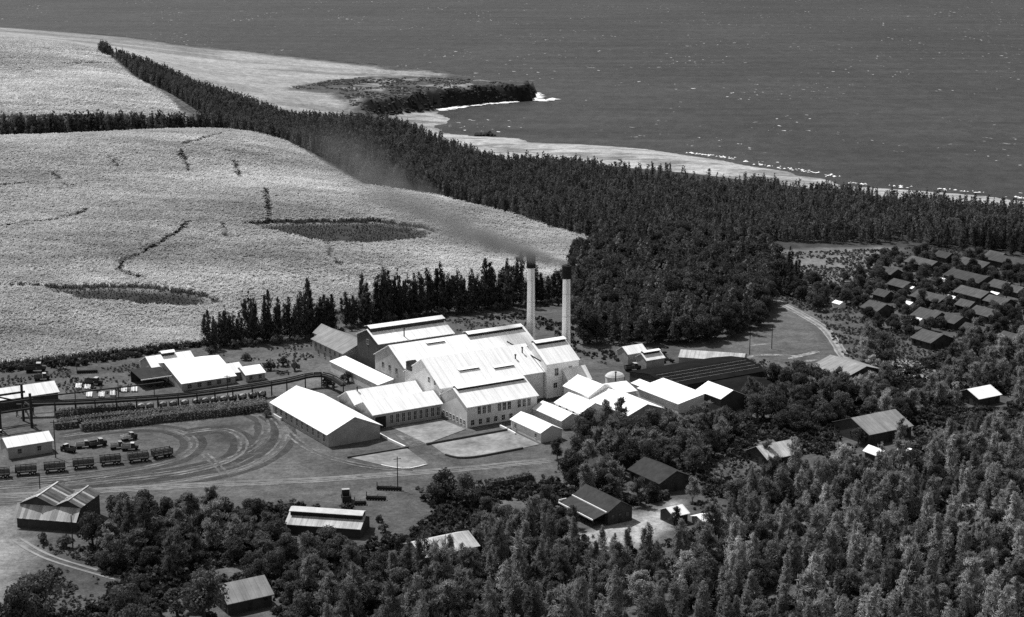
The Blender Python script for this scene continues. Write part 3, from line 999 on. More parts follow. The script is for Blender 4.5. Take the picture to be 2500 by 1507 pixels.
def instancer(name, P, meshes, smin, smax, label, zoff=0.0, tilt=0.0):
    me = bpy.data.meshes.new(name)
    Z = hz(P[:, 0], P[:, 1]) + zoff
    me.vertices.add(len(P))
    me.vertices.foreach_set('co', np.c_[P, Z].astype(np.float32).ravel())
    me.update()
    o = link(name, me)
    tag(o, label, kind='stuff')
    ng = bpy.data.node_groups.new(name, 'GeometryNodeTree')
    ng.interface.new_socket('Geometry', in_out='INPUT', socket_type='NodeSocketGeometry')
    ng.interface.new_socket('Geometry', in_out='OUTPUT', socket_type='NodeSocketGeometry')
    N, L = ng.nodes, ng.links
    gi, go = N.new('NodeGroupInput'), N.new('NodeGroupOutput')
    jn = N.new('GeometryNodeJoinGeometry')
    for k, m in enumerate(meshes[::-1]):
        po = bpy.data.objects.new(name + '_source', m)
        oi = N.new('GeometryNodeObjectInfo')
        oi.inputs['Object'].default_value = po
        oi.inputs['As Instance'].default_value = True
        L.new(oi.outputs['Geometry'], jn.inputs[0])
    ip = N.new('GeometryNodeInstanceOnPoints')
    ip.inputs['Pick Instance'].default_value = True
    L.new(gi.outputs[0], ip.inputs['Points'])
    L.new(jn.outputs[0], ip.inputs['Instance'])
    ri = N.new('FunctionNodeRandomValue')
    ri.data_type = 'INT'
    ri.inputs[4].default_value = 0
    ri.inputs[5].default_value = len(meshes) - 1
    L.new(ri.outputs[2], ip.inputs['Instance Index'])
    rr = N.new('FunctionNodeRandomValue')
    rr.data_type = 'FLOAT_VECTOR'
    rr.inputs[0].default_value = (-tilt, -tilt, 0)
    rr.inputs[1].default_value = (tilt, tilt, 6.283)
    rr.inputs[8].default_value = 3
    L.new(rr.outputs[0], ip.inputs['Rotation'])
    rs = N.new('FunctionNodeRandomValue')
    rs.data_type = 'FLOAT'
    rs.inputs[2].default_value = smin
    rs.inputs[3].default_value = smax
    rs.inputs[8].default_value = 5
    L.new(rs.outputs[1], ip.inputs['Scale'])
    L.new(ip.outputs[0], go.inputs[0])
    md = o.modifiers.new('scatter', 'NODES')
    md.node_group = ng
    return o

# cane: clumps of arching blades
def cane_clump(seed, H=2.6, Rr=1.3, nb=12):
    g = np.random.default_rng(seed)
    V, F = [], []
    for k in range(nb):
        a = g.uniform(0, 2 * math.pi)
        bx, by = g.uniform(-.9, .9, 2)
        h = H * g.uniform(.7, 1.1)
        r = Rr * g.uniform(.4, 1)
        d = np.array([math.cos(a), math.sin(a)])
        n = np.array([-d[1], d[0]]) * g.uniform(.16, .3)
        pts = [(0, 0.2, 1.0), (.35 * r, h * .75, 1.2), (r, h, .8), (r * 1.5, h * .82, .15)]
        b = len(V)
        for rr, z, w in pts:
            c = np.array([bx, by]) + d * rr
            V.append((*(c - n * w), z))
            V.append((*(c + n * w), z))
        F += [(b + 2 * i, b + 2 * i + 1, b + 2 * i + 3, b + 2 * i + 2) for i in range(3)]
    m = np_mesh('cane_clump', V, np.array(F))
    m.materials.append(MATS['cane'])
    return m
CANE = [cane_clump(300 + k, 2.2, 1.9, 12) for k in range(4)]

def cut(P, polys, lines, lw):
    keep = np.ones(len(P), bool)
    rag = (fbm(P[:, 0] / 7, P[:, 1] / 7) - .47) * 12
    for p in polys:
        keep &= sdist(P, p) + rag * .5 + 2.5 < 0
    for l in lines:
        keep &= line_dist(P, l) + (vnoise(P[:, 0] / 6, P[:, 1] / 6) - .5) * lw * .9 > lw * 1.15
    return P[keep]
Pn = cut(scatter(near_field, 1.35, 1), [pit_a, pit_b], ditches, 1.9)
instancer('sugar_cane', Pn, CANE, .88, 1.14, 'pale sugar cane crop covering the big rounded field', tilt=.07)
Pf = cut(scatter(far_field, 2.1, 2), [], far_lines, 3.0)
instancer('sugar_cane', Pf, CANE, .8, 1.2, 'pale sugar cane crop on the far upper field', tilt=.1)

# forests of ironwoods, seen as masses
belt = [at(250, 128, 34), at(340, 196, 26), at(430, 243, 20), at(530, 291, 17), at(620, 330, 15), at(700, 354, 19), at(790, 405, 16), at(885, 458, 12), at(960, 474, 9.5), at(1080, 488, 7), at(1060, 420, 0), at(900, 290, 2), at(700, 278, 12), at(600, 240, 17), at(480, 196, 26), at(400, 152, 34), at(290, 117, 43), at(238, 117, 43)]
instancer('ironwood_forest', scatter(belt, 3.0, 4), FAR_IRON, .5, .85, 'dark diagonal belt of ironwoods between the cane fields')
shore = [at(900, 292, 2), at(960, 294, -1), at(1080, 336, -1), at(1200, 376, -1), at(1400, 387, -1), at(1600, 396, -1), at(1800, 424, -1), at(2000, 444, -1), at(2200, 459, -1), at(2350, 469, -1), at(2500, 490, -1), at(2800, 522, -1),
         at(2800, 650, 0), at(2500, 632, 0), at(2250, 600, 0), at(1880, 590, 0), at(1480, 600, 0), at(1440, 578, 2), at(1250, 524, 6), at(1060, 478, 10), at(1060, 420, 0)]
Ps = scatter(shore, 3.3, 5)
thin = [at(1640, 385, 0), at(1820, 420, 0), at(1830, 450, 0), at(1660, 430, 0)]
g = np.random.default_rng(8)
Ps = Ps[~(inside(Ps, thin) & (g.random(len(Ps)) < .75))]
edge_l = [at(*p, -1) for p in ((1600, 393), (1800, 419), (2000, 441), (2200, 458), (2500, 488), (2800, 520))]
Ps = Ps[~((line_dist(Ps, edge_l) < 40) & (fbm(Ps[:, 0] / 18, Ps[:, 1] / 18) > .44) & (g.random(len(Ps)) < .8))]
Ps = Ps[~((fbm(Ps[:, 0] / 30 + 4, Ps[:, 1] / 30) > .6) & (g.random(len(Ps)) < .6))]
near = Ps[:, 1] < 905
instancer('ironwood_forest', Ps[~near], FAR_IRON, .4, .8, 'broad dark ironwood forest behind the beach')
NB = Ps[near]
NB = NB[np.argsort(NB[:, 1])][:240]
for x, y in NB[::3]:
    tree('iron', x, y, random.uniform(.6, .85), 'ironwood at the near edge of the forest by the village clearing', 'ironwoods along the near edge of the shore forest')
instancer('ironwood_forest', Ps[near][np.argsort(Ps[near][:, 1])][240:], FAR_IRON, .5, .9, 'ironwoods in the near part of the shore forest')
row = smooth_line([atd(-120, 1128, 17), atd(100, 1130, 17), atd(300, 1132, 18), atd(450, 1138, 18), atd(535, 1150, 17)], 3.0)
Pr = np.vstack([row + g.normal(0, 3.5, row.shape) + np.array([0, 2.0]) for _ in range(7)])
instancer('ironwood_forest', Pr, FAR_IRON, .7, 1.25, 'dark row of ironwoods behind the crest of the cane field')

# ------------------------------------------------------------------ buildings
_wc = {}
def window_meshes(w, h, glass, frame, bars):
    key = (round(w, 2), round(h, 2), glass, frame, bars)
    if key not in _wc:
        p = MB().box(-w / 2, w / 2, -.02, .035, -h / 2, h / 2).mesh('pane')
        p.materials.append(MATS[glass])
        f = MB()
        b = .1
        f.box(-w / 2 - b, -w / 2, -.02, .1, -h / 2 - b, h / 2 + b).box(w / 2, w / 2 + b, -.02, .1, -h / 2 - b, h / 2 + b)
        f.box(-w / 2, w / 2, -.02, .1, h / 2, h / 2 + b).box(-w / 2, w / 2, -.02, .14, -h / 2 - b, -h / 2)
        if bars:
            f.box(-.03, .03, .03, .07, -h / 2, h / 2).box(-w / 2, -.03, .03, .07, -.03, .03).box(.03, w / 2, .03, .07, -.03, .03)
        f = f.mesh('frame')
        f.materials.append(MATS[frame])
        _wc[key] = (p, f)
    return _wc[key]

class Building:
    """gabled (or single-slope) building in a frame; a0..a1 along e1, b0..b1 along e2, ridge along axis 'a' or 'b'"""
    def __init__(s, fr, name, label, cat, a0, a1, b0, b1, eave, ridge, axis='a', roof='roof_white', wall='wall_grey', rpos=.5, ov=.6, mono=False, eave2=None, group=None, base=None, wall_name='wall'):
        s.axis = axis
        s.c = ((a0 + a1) / 2, (b0 + b1) / 2)
        x, y = fr.w(*s.c)
        s.z = hz1(x, y) if base is None else base
        s.e = empty(name, (x, y, s.z), fr.ang, label, cat, group)
        s.a = ((a1 - a0) / 2, (b1 - b0) / 2)
        s.P, s.Q = (s.a if axis == 'a' else s.a[::-1])
        s.eave, s.ridge = eave, ridge
        s.eave2 = eave if eave2 is None else eave2
        s.qr = -s.Q + 2 * s.Q * rpos if not mono else s.Q
        s.mono = mono
        e2 = s.eave2
        if mono:
            sec = [(-s.Q, -.5), (s.Q, -.5), (s.Q, ridge), (-s.Q, eave)]
        else:
            sec = [(-s.Q, -.5), (s.Q, -.5), (s.Q, e2), (s.qr, ridge), (-s.Q, eave)]
        s.wall = MB().prism(sec, -s.P, s.P, axis).build(wall_name, wall, s.e)
        t, lift = .16, .03
        sl = (ridge - eave) / (s.qr + s.Q)
        lo = [(-s.Q - ov, eave - sl * ov + lift), (s.qr, ridge + lift)]
        if mono:
            lo[1] = (s.Q + ov * .5, ridge + sl * ov * .5 + lift)
        else:
            sl2 = (ridge - e2) / (s.Q - s.qr)
            lo.append((s.Q + ov, e2 - sl2 * ov + lift))
        sec = lo + [(q, z + t) for q, z in lo[::-1]]
        s.roof = MB().prism(sec, -s.P - ov * .7, s.P + ov * .7, axis).build('roof', roof + '_' + axis if roof + '_' + axis in MATS else roof, s.e)
        s.ov = ov
    def xy(s, p, q):
        return (p, q) if s.axis == 'a' else (q, p)
    def monitor(s, p0, p1, half, h, roof='roof_white', wall='louvre', abs_=True):
        """raised ridge ventilator between p0 and p1 (frame coordinates along the ridge)"""
        k = s.c[0] if s.axis == 'a' else s.c[1]
        p0, p1 = p0 - k, p1 - k
        zb = s.ridge - (s.ridge - s.eave) / (s.qr + s.Q) * half - .25
        zt = s.ridge + h
        sec = [(s.qr - half, zb), (s.qr + half, zb), (s.qr + half, zt), (s.qr, zt + half * .3), (s.qr - half, zt)]
        m = MB().prism(sec, p0, p1, s.axis).build('roof_monitor', wall, s.e)
        o = .35
        lo = [(s.qr - half - o, zt - o * .3 + .02), (s.qr, zt + half * .3 + .02), (s.qr + half + o, zt - o * .3 + .02)]
        MB().prism(lo + [(q, z + .14) for q, z in lo[::-1]], p0 - .3, p1 + .3, s.axis).build('monitor_roof', roof, m)
        return m
    def windows(s, side, ts, z, w, h, glass='glass', frame='trim_white', bars=True, name='window', every=None):
        """side 'a-','a+','b-','b+'; ts: positions along that wall in frame coordinates"""
        pm, fm = window_meshes(w, h, glass, frame, bars)
        for t in ts:
            if side[0] == 'a':
                x = -s.a[0] if side[1] == '-' else s.a[0]
                loc, rz = (x, t - s.c[1], z), (math.pi / 2 if side[1] == '-' else -math.pi / 2)
            else:
                y = -s.a[1] if side[1] == '-' else s.a[1]
                loc, rz = (t - s.c[0], y, z), (math.pi if side[1] == '-' else 0)
            o = link(name, pm, None, s.e, loc, rz)
            link('frame', fm, None, o)
    def louvre(s, q, p0, p1, name='roof_vent', hgt=.5, wid=.9, mat='louvre', top='roof_white'):
        """low ventilator lying on the front slope at offset q from the ridge"""
        k = s.c[0] if s.axis == 'a' else s.c[1]
        sl = (s.ridge - s.eave) / (s.qr + s.Q)
        zb = s.ridge - sl * q
        x0 = s.qr - q
        m = MB().prism([(x0, zb + .1), (x0 + wid, zb + sl * wid + .1), (x0 + wid, zb + hgt + .2), (x0, zb + hgt + .1)], p0 - k, p1 - k, s.axis).build(name, mat, s.e)
        MB().prism([(x0 - .2, zb + hgt + .11), (x0 + wid + .5, zb + hgt + .24 + sl * .3), (x0 + wid + .5, zb + hgt + .34 + sl * .3), (x0 - .2, zb + hgt + .21)], p0 - k - .2, p1 - k + .2, s.axis).build('vent_cover', top, m)

def lin(a, b, n):
    return [a + (b - a) * k / (n - 1) for k in range(n)]

# --- the mill
w = Building(MILL, 'warehouse', 'long white-roofed warehouse standing alone in front of the mill', 'warehouse', 0, 18, 0, 42, 4.4, 8.4, 'b', wall='wall_mid', ov=.8)
w.windows('a-', lin(3, 39, 10), 2.3, 1.5, 2.4, frame='wall_grey')
MB().box(-9.8, -9.1, 13, 19, -.2, 1.0).build('loading_step', 'wall_grey', w.e)
m1 = Building(MILL, 'workshop', 'white-roofed workshop with tall dark windows beside the warehouse', 'workshop', 20.5, 45.6, 9.6, 21.9, 5.0, 7.7, 'a', wall='wall_mid')
m1.windows('b-', lin(27.2, 44.4, 9), 2.5, 1.15, 2.9, frame='wall_grey')
m1.windows('b-', [23.2], 2.0, 3.6, 3.6, glass='louvre', frame='timber_dark', bars=False, name='doorway')
m1b = Building(MILL, 'workshop', 'rear bay of the workshop, its gable stepping back behind the front bay', 'workshop', 20.5, 45.6, 22.05, 34, 5.0, 8.2, 'a', wall='wall_mid')
m2 = Building(MILL, 'mill_hall', 'two-storey front hall of the mill with two rows of windows', 'mill', 47, 73.6, -4.8, 12.2, 7.1, 11.2, 'a', wall='wall_grey')
m2.monitor(47.6, 73, 1.5, .25)
m2.windows('b-', [t for k in range(3) for t in (51.5 + k * 7.6, 53.4 + k * 7.6, 55.3 + k * 7.6)], 5.2, 1.15, 2.5, frame='wall_grey')
m2.windows('b-', lin(49, 63.5, 6), 1.5, 1.2, 1.7, frame='wall_grey')
m2.windows('a-', lin(-3, 10.5, 7), 1.4, 1.0, 1.5, frame='wall_grey')
h2 = Building(MILL, 'mill_hall', 'great middle hall of the mill with the widest white roof', 'mill', 46.9, 87.2, 12.4, 37, 9.4, 16.3, 'a', wall='wall_grey')
h2.louvre(7.4, 57, 64.5)
h2.louvre(8.6, 70, 77.5)
h2.windows('a-', [16, 20], 10.3, 1.3, 1.9, frame='wall_grey')
h3 = Building(MILL, 'mill_hall', 'rear hall of the mill with a raised ventilator on its right half', 'mill', 46.9, 101, 37.2, 59, 10.6, 16, 'a', wall='wall_mid')
h3.monitor(77.5, 100, 1.7, .45)
h3.louvre(2.3, 60.5, 67.5)
h3.windows('a-', [43, 48, 53], 8, 1.4, 2.2, frame='wall_mid')
h4 = Building(MILL, 'mill_hall', 'tall back hall of the mill with a full-length ridge ventilator', 'mill', 49.3, 79.6, 61, 77.5, 13.6, 17, 'a', wall='wall_dark')
h4.monitor(49.5, 79.4, 2.1, .8)
h4.windows('a-', [69.2], 12.5, 1.6, 1.6, frame='wall_mid')
t1 = Building(MILL, 'mill_tower_house', 'tall white boiling house with few windows under the second chimney', 'mill', 87.5, 100.6, 10.9, 29.6, 12.0, 17.4, 'a', wall='wall_white', ov=.4)
t1.monitor(88.2, 100.2, 1.5, .3)
t1.windows('a-', [14.5, 20], 9.6, 1.2, 2.0, frame='trim_white')
t1.windows('b-', [91.5, 97], 8.8, 1.5, 2.6, frame='trim_white')
t1.windows('b-', [91, 96.6], 4.2, 1.5, 1.8, frame='trim_white')
t2 = Building(MILL, 'lean_to', 'white lean-to with a shaded wall in front of the boiling house', 'lean-to', 93.8, 103, 6.7, 10.7, 5.8, 9.4, 'a', wall='wall_grey', mono=True, ov=.3)
t2.windows('b-', [99.4], 2.6, 1.6, 2.0, frame='wall_grey')
ll = Building(MILL, 'long_shed', 'long narrow white-roofed shed running back beside the mill', 'shed', 40.6, 46.4, 44.5, 82, 3.6, 4.8, 'b', wall='wall_grey', mono=True, ov=.3)
gb = Building(MILL, 'store_house', 'grey-roofed two-storey store behind the long narrow shed', 'store', 46.4, 61, 82.8, 109, 5.6, 8.8, 'b', roof='roof_grey', wall='wall_mid')
gb.windows('a-', lin(86, 106, 6), 3.9, 1.1, 1.4, frame='wall_mid')
gb.windows('a-', lin(88, 104, 4), 1.5, 1.1, 1.6, frame='wall_mid')
gb2 = Building(MILL, 'store_house', 'small grey-roofed annex at the far end of the store', 'store', 51, 57.5, 109.5, 117, 6.0, 8.6, 'b', roof='roof_grey', wall='wall_mid')
sf = Building(MILL, 'shed', 'small pale gabled shed at the corner of the concrete pads', 'shed', 58.4, 66.2, -31, -13.2, 3.3, 5.1, 'b', wall='wall_grey', ov=.4)
sf.windows('a-', [-16, -28], 1.7, 1.0, 1.2, frame='wall_grey')
l1 = Building(MILL, 'shed', 'low white-roofed shed tucked beside the two-storey front hall', 'shed', 71.8, 79.4, -22.5, -5.4, 3.0, 4.8, 'b', ov=.4)
l2 = Building(MILL, 'shed', 'low white shed with dark side openings right of the front hall', 'shed', 80, 91, -21, -6, 3.9, 6.4, 'b', wall='wall_white', ov=.4)
l2.windows('a-', [-9, -13, -17], 2.2, 1.3, 2.6, glass='louvre', frame='trim_white', bars=False, name='opening')
r2 = Building(MILL, 'shed', 'white gabled shed stepping down from the shaded lean-to', 'shed', 91.4, 103, -9, 6.2, 5.0, 8.0, 'b', wall='wall_white', ov=.4)
l3 = Building(MILL, 'shed', 'broad white-roofed shed with a grey gable behind the dark trees', 'shed', 91.6, 106, -31.5, -9.6, 4.0, 6.6, 'b', wall='wall_mid', ov=.5)
l3.windows('b-', [95, 103], 2.0, 1.2, 1.8, frame='wall_mid')
l4 = Building(MILL, 'shed', 'small white roof at the right end of the mill sheds', 'shed', 103.4, 110.5, -9.2, 3, 4.2, 6.0, 'a', wall='wall_grey', ov=.4)
g1 = Building(MILL, 'shed', 'large bright single-slope shed below the black-roofed store', 'shed', 114.6, 125.2, -27.5, -4.6, 3.3, 5.2, 'b', wall='wall_grey', mono=True, ov=.4)
g1b = Building(MILL, 'shed', 'narrow white roof leading to the bright single-slope shed', 'shed', 117.2, 120.6, -3.6, 2.8, 3.0, 3.8, 'b', wall='wall_grey', mono=True, ov=.3)
g2 = Building(MILL, 'shed', 'square white-roofed shed with a dark gable beside the black store', 'shed', 127.2, 137, -34, -21, 4.8, 7.0, 'b', wall='wall_dark', ov=.4)
d1 = Building(MILL, 'storage_shed', 'huge low black-roofed storage shed right of the mill', 'storage shed', 124.5, 167, -10, 14.2, 3.4, 5.2, 'a', roof='roof_black', wall='wall_dark', ov=.4)
d1b = Building(MILL, 'storage_shed', 'black-roofed wing in front of the huge storage shed', 'storage shed', 138.2, 157, -29, -10.6, 3.0, 4.2, 'a', roof='roof_black', wall='wall_dark', ov=.3)
for q in (1.8, 4.2, 6.6, 9.0):                    # pale lines of roof battens
    zz = d1.ridge - (d1.ridge - d1.eave) / d1.Q * q + .24
    MB().box(-20, 20, -q - .05, -q + .05, zz, zz + .06).build('roof_batten', 'wall_mid', d1.e)
p0, p1 = at(1657, 873, 3), at(1809, 883, 3)
D2 = Frame(p0, tuple((np.array(p1) - p0) / np.linalg.norm(np.array(p1) - p0)))
d2 = Building(D2, 'storage_shed', 'pale grey-roofed store behind the black-roofed shed', 'storage shed', 0, 23.5, .4, 10, 3.0, 4.6, 'a', roof='roof_pale', wall='wall_mid', ov=.3)
s1 = Building(MILL, 'shed', 'small white-roofed shed at the edge of the dark grove', 'shed', 137.5, 146, 33.6, 40.4, 3.8, 5.8, 'a', wall='wall_mid', ov=.4)
s2 = Building(MILL, 'shed', 'small white shed with a ridge ventilator before the grove', 'shed', 138, 146, 22.8, 29, 3.8, 5.6, 'a', wall='wall_mid', ov=.4)
s2.monitor(138.5, 145.5, .9, .6)
tk = empty('molasses_tank', (*MILL.w(117.6, 13.4), 0), 0, 'round pale tank with a domed top beside the boiling house', 'tank')
MB().tube([(3.3, -.3), (3.3, 3.0), (3.3, 3.05)], 28).build('tank_wall', 'wall_white', tk)
MB().tube([(3.5, 3.06), (3.45, 3.2), (2.8, 3.9), (1.8, 4.4), (.6, 4.7), (.05, 4.75)], 28).build('domed_top', 'roof_pale', tk)
MB().box(3.25, 3.45, -.5, .5, 0, 3.4).build('ladder', 'iron_dark', tk)

# chimneys
def chimney(u, v, top, label):
    e = empty('chimney', (*MILL.w(u, v), 0), 0, label, 'chimney')
    MB().tube([(1.95, -.5), (1.75, 4), (1.5, 18), (1.32, top - 4.6)], 32).build('shaft', 'stack_white', e)
    MB().tube([(1.62, top - 4.58), (1.66, top - 4.2), (1.62, top - .5), (1.72, top - .4), (1.72, top - .02), (1.2, top), (1.15, top - .4)], 32).build('cap', 'stack_black', e)
    for z in (8, 16, 24, 32):
        r = 1.75 - (z - 4) / 14 * .25 if z < 18 else 1.5 - (z - 18) / (top - 22.6) * .18
        MB().tube([(r + .01, z), (r + .05, z + .02), (r + .05, z + .2), (r + .01, z + .22)], 32).build('hoop', 'wall_grey', e)
_old_chimney = chimney
def chimney(u, v, top, label):
    _old_chimney(u, v, top, label)
    e = [o for o in COL.objects if o.get('label') == label][0]
    lb = MB()
    for sx in (-.22, .22):
        lb.bar((sx + .3, -2.0, .5), (sx + .3, -1.5, 20), .06).bar((sx + .3, -1.5, 20), (sx + .3, -1.42, top - 4.6), .06)
    lb.build('ladder', 'iron_dark', e)
chimney(106, 50.2, 41.2, 'tall white chimney with a black cap, the left one of two')
chimney(104, 24, 42.2, 'tall white chimney with a black cap, the right one of two')

# small roof fittings
for u, v, z, h, lab in ((60.5, 62.6, 14.5, 2.6, 'thin dark vent pipe on the tall back hall'), (84, 21, 14.4, 1.6, 'short roof pipe on the middle hall'), (80, 19, 13.2, 1.2, 'stub of pipe low on the middle roof'),
                        (24, 27.5, 8.4, .8, 'small stub vent on the workshop ridge'), (112, 5, 0, 7, 'dark standpipe among the sheds right of the mill')):
    tag(MB().tube([(.22, -.6), (.22, h), (.4, h + .05), (.4, h + .3), (.05, h + .5)], 10).build('vent_pipe', 'iron_dark', None, (*MILL.w(u, v), z)), lab, 'pipe')
pa, pb = MILL.w(86.5, 35), MILL.w(86.5, 13)
tag(MB().bar((*pa, 15.0), (*pb, 12.8), .35).build('roof_pipe', 'iron_dark'), 'long dark pipe slanting over the mill roof', 'pipe')
ck = empty('roof_hopper', (*MILL.w(47.6, 33.4), 11.6), MILL.ang, 'dark boxy hopper at the left gable of the mill', 'hopper')
MB().box(-1.3, 1.3, -1.6, 1.6, -1, 1.6).build('box', 'wall_dark', ck)
MB().prism([(-1.8, 1.62), (1.8, 1.62), (0, 2.4)], -1.5, 1.5, 'a').build('roof', 'roof_dark', ck)

# --- sheds on the left
lm1 = Building(MILL, 'machine_shed', 'rear white-roofed bay of the left sheds, with a cupola', 'shed', -18, -1.8, 104, 117, 4.0, 7.0, 'a', wall='wall_mid')
cu = MB().prism([(-1.1, 6.4), (1.1, 6.4), (1.1, 7.9), (0, 8.3), (-1.1, 7.9)], -2.6, 2.0, 'a').build('cupola', 'louvre', lm1.e)
MB().prism([(-1.5, 7.78), (0, 8.35), (1.5, 7.78), (1.5, 7.9), (0, 8.5), (-1.5, 7.9)], -2.9, 2.3, 'a').build('cupola_roof', 'roof_white', cu)
lm2 = Building(MILL, 'machine_shed', 'large white-roofed shed beside the elevated track', 'shed', -14.8, 5.0, 85, 116, 2.7, 6.6, 'a', wall='wall_mid')
lm2.windows('b-', lin(-12, 2.5, 5), 1.3, 1.4, 1.4, frame='wall_mid')
lm3 = Building(MILL, 'machine_shed', 'low white bay joined to the right of the large left shed', 'shed', 5.3, 10, 89, 99, 2.8, 4.8, 'a', wall='wall_mid')
sb = Building(MILL, 'shed', 'small separate white shed right of the left sheds', 'shed', 8.6, 15.9, 84, 94, 2.6, 4.3, 'a', wall='wall_mid', ov=.4)
sb.windows('b-', [10.5, 14], 1.4, 1.1, 1.3, frame='wall_mid')
op = empty('open_shed', (*MILL.w(-21, 100), 0), MILL.ang, 'dark open lean-to at the left end of the large shed', 'shed')
MB().prism([(-6, 3.4), (6, 4.4), (6, 4.55), (-6, 3.55)], -5, 5.8, 'a').build('roof', 'roof_dark', op)
MB().box(-5.2, 6, -6.2, -6, 3.3, 3.6).build('fascia', 'trim_white', op)
for x in (-4.6, 0, 5):
    for y in (-5.6, 5.6):
        MB().box(x - .12, x + .12, y - .12, y + .12, -.3, 3.45 if y < 0 else 4.3).build('post', 'timber_dark', op)
MB().box(-4.6, 5, 5.7, 5.85, -.3, 4.2).build('back_wall', 'wall_dark', op)
lg = Building(MILL, 'long_shed', 'long white-roofed shed at the left edge behind the gantry', 'shed', -95, -55.3, 94.6, 104.2, 3.6, 6.0, 'a', wall='wall_dark')
ls = Building(MILL, 'store_house', 'small white-roofed store in the yard at the left edge', 'store', -88, -74.4, 40.1, 48.5, 3.9, 5.6, 'a', wall='wall_mid')
ls.windows('b-', [-84.5, -78.5], 2.0, 1.1, 1.4, frame='wall_mid')

# --- barn at the lower left, twin gables with a corrugated skirt roof
BO = at(34, 1263, 3)
ba = math.radians(-12)
BF = Frame(BO, (math.cos(ba), math.sin(ba)))
bn = empty('barn', (*BO, 0), ba, 'big rusty barn with twin gables and a bright corrugated front roof', 'barn')
MB().box(.5, 18, .6, 2.6, -.4, 3.9).build('front_wall', 'wall_dark', bn)
MB().box(.8, 18, 2.65, 15, -.4, 6.1).build('wall', 'wall_dark', bn)
sheet = MB().prism([(-.55, 0), (2.75, 3.2), (2.75, 3.28), (-.55, .08)], -.5, .5, 'a').mesh('roof_sheet')
sheet.materials.append(MATS['sheet_metal'])
for k in range(19):
    link('roof_sheet', sheet, None, bn, (.2 + k * .98, .1 + .0, 2.9 + (k % 2) * .04))
def barn_gable(x0, x1, zr, n):
    ze = 6.1
    xm = (x0 + x1) / 2
    MB().prism([(x0 + .2, ze - .1), (x1 - .2, ze - .1), (xm, zr - .15)], 2.7, 14.8, 'b').build('gable', 'wall_dark', bn)
    for sgn in (-1, 1):
        xe = x0 if sgn < 0 else x1
        d = Vector((xe - xm, 0, ze - zr))
        for k in range(n):
            y0 = 2.3 + k * 12.8 / n
            y1 = y0 + 12.8 / n - .02
            zz = .03 * (k % 2)
            MB().add([(xm, y0, zr + zz), (xe, y0, ze + zz), (xe, y1, ze + zz), (xm, y1, zr + zz), (xm, y0, zr + .08 + zz), (xe, y0, ze + .08 + zz), (xe, y1, ze + .08 + zz), (xm, y1, zr + .08 + zz)],
                     [(0, 1, 2, 3), (7, 6, 5, 4), (0, 4, 5, 1), (1, 5, 6, 2), (2, 6, 7, 3), (3, 7, 4, 0)]).build('roof_sheet', 'sheet_metal' if (sgn < 0 and k % 5 in (1, 3)) or (sgn > 0 and k % 6 == 2) else 'sheet_rust', bn)
    MB().box(xm - .25, xm + .25, 2.2, 15.2, zr + .06, zr + .16).build('ridge_cap', 'sheet_metal', bn)
barn_gable(.6, 10.9, 8.4, 13)
barn_gable(10.95, 18.6, 7.9, 13)

# --- low shed in the lower middle
SL0 = at(716, 1260, 5)
SLF = Frame((-60.5, 446.5), (math.cos(R(-11)), math.sin(R(-11))))
sl = Building(SLF, 'low_shed', 'long low shed with a bright patched roof among the bottom trees', 'shed', 0, 20.5, 0, 9.4, 2.8, 4.7, 'a', roof='roof_pale', wall='wall_dark', ov=.5)
sl.monitor(.3, 20.2, 1.7, .75, roof='roof_pale')

# --- houses
def house(label, a0, a1, b0, b1, eave, ridge, axis, roof='roof_grey', wall='wall_dark', chim=False, porch=None, win=True, grp=None):
    b = Building(MILL, 'house', label, 'house', a0, a1, b0, b1, eave, ridge, axis, roof=roof, wall=wall, ov=.6, group=grp)
    if win:
        b.windows('b-', lin(a0 + 1.6, a1 - 1.6, 3)[:3], eave * .55, .9, 1.2, frame=wall)
        b.windows('a-', lin(b0 + 1.8, b1 - 1.8, 3), eave * .55, .9, 1.2, frame=wall)
    MB().box(-.5, .5, -b.a[1] - .09, -b.a[1] + .01, -.2, 2.0).build('door', 'timber_dark', b.e)
    return b
house('grey-roofed cottage with a dark gable at the bottom left', -78.3, -67, -107, -97, 3.2, 6.0, 'a', 'roof_mid', 'wall_dark')
house('pale-roofed cottage half buried in the bottom trees', -24, -8, -104.5, -93.5, 2.9, 5.0, 'a', 'roof_pale', 'wall_mid')
th = house('dark-roofed house with white gutters in the bottom clearing', 33.6, 41.6, -103.5, -87, 3.9, 6.2, 'b', 'roof_dark', 'wall_dark')
pr = MB().prism([(-9.0, 2.45), (-4.2, 3.8), (-4.2, 3.95), (-9.0, 2.6)], -8.3, 8.3, 'b').build('porch_roof', 'roof_dark', th.e)
MB().box(-9.25, -9.0, -8.4, 8.4, 2.4, 2.75).build('gutter', 'trim_white', th.e)
MB().box(-4.75, -4.5, -8.4, 8.4, 3.75, 4.1).build('gutter', 'trim_white', th.e)
MB().box(-9.0, -6.5, 8.35, 8.6, 2.7, 3.4).build('fascia', 'trim_white', th.e)
for y in (-8, -4, 0, 4, 8):
    MB().box(-8.9, -8.7, y - .1, y + .1, -.3, 2.5).build('porch_post', 'timber_dark', th.e)
house('large dark-roofed house among the trees below the mill sheds', 61, 72.2, -90, -75, 3.4, 6.0, 'b', 'roof_dark', 'wall_dark')
house('second dark-roofed house back of the large dark one', 54, 61, -73, -62, 3.2, 5.4, 'b', 'roof_dark', 'wall_dark')
house('small white-roofed hut in the pale bottom clearing', 48.6, 53.4, -113, -107, 2.9, 4.2, 'a', 'roof_white', 'wall_dark', win=False)
house('tiny white lean-to hut beside the pale clearing', 54.5, 57.5, -118.5, -113.5, 1.8, 2.6, 'a', 'roof_white', 'wall_mid', win=False)
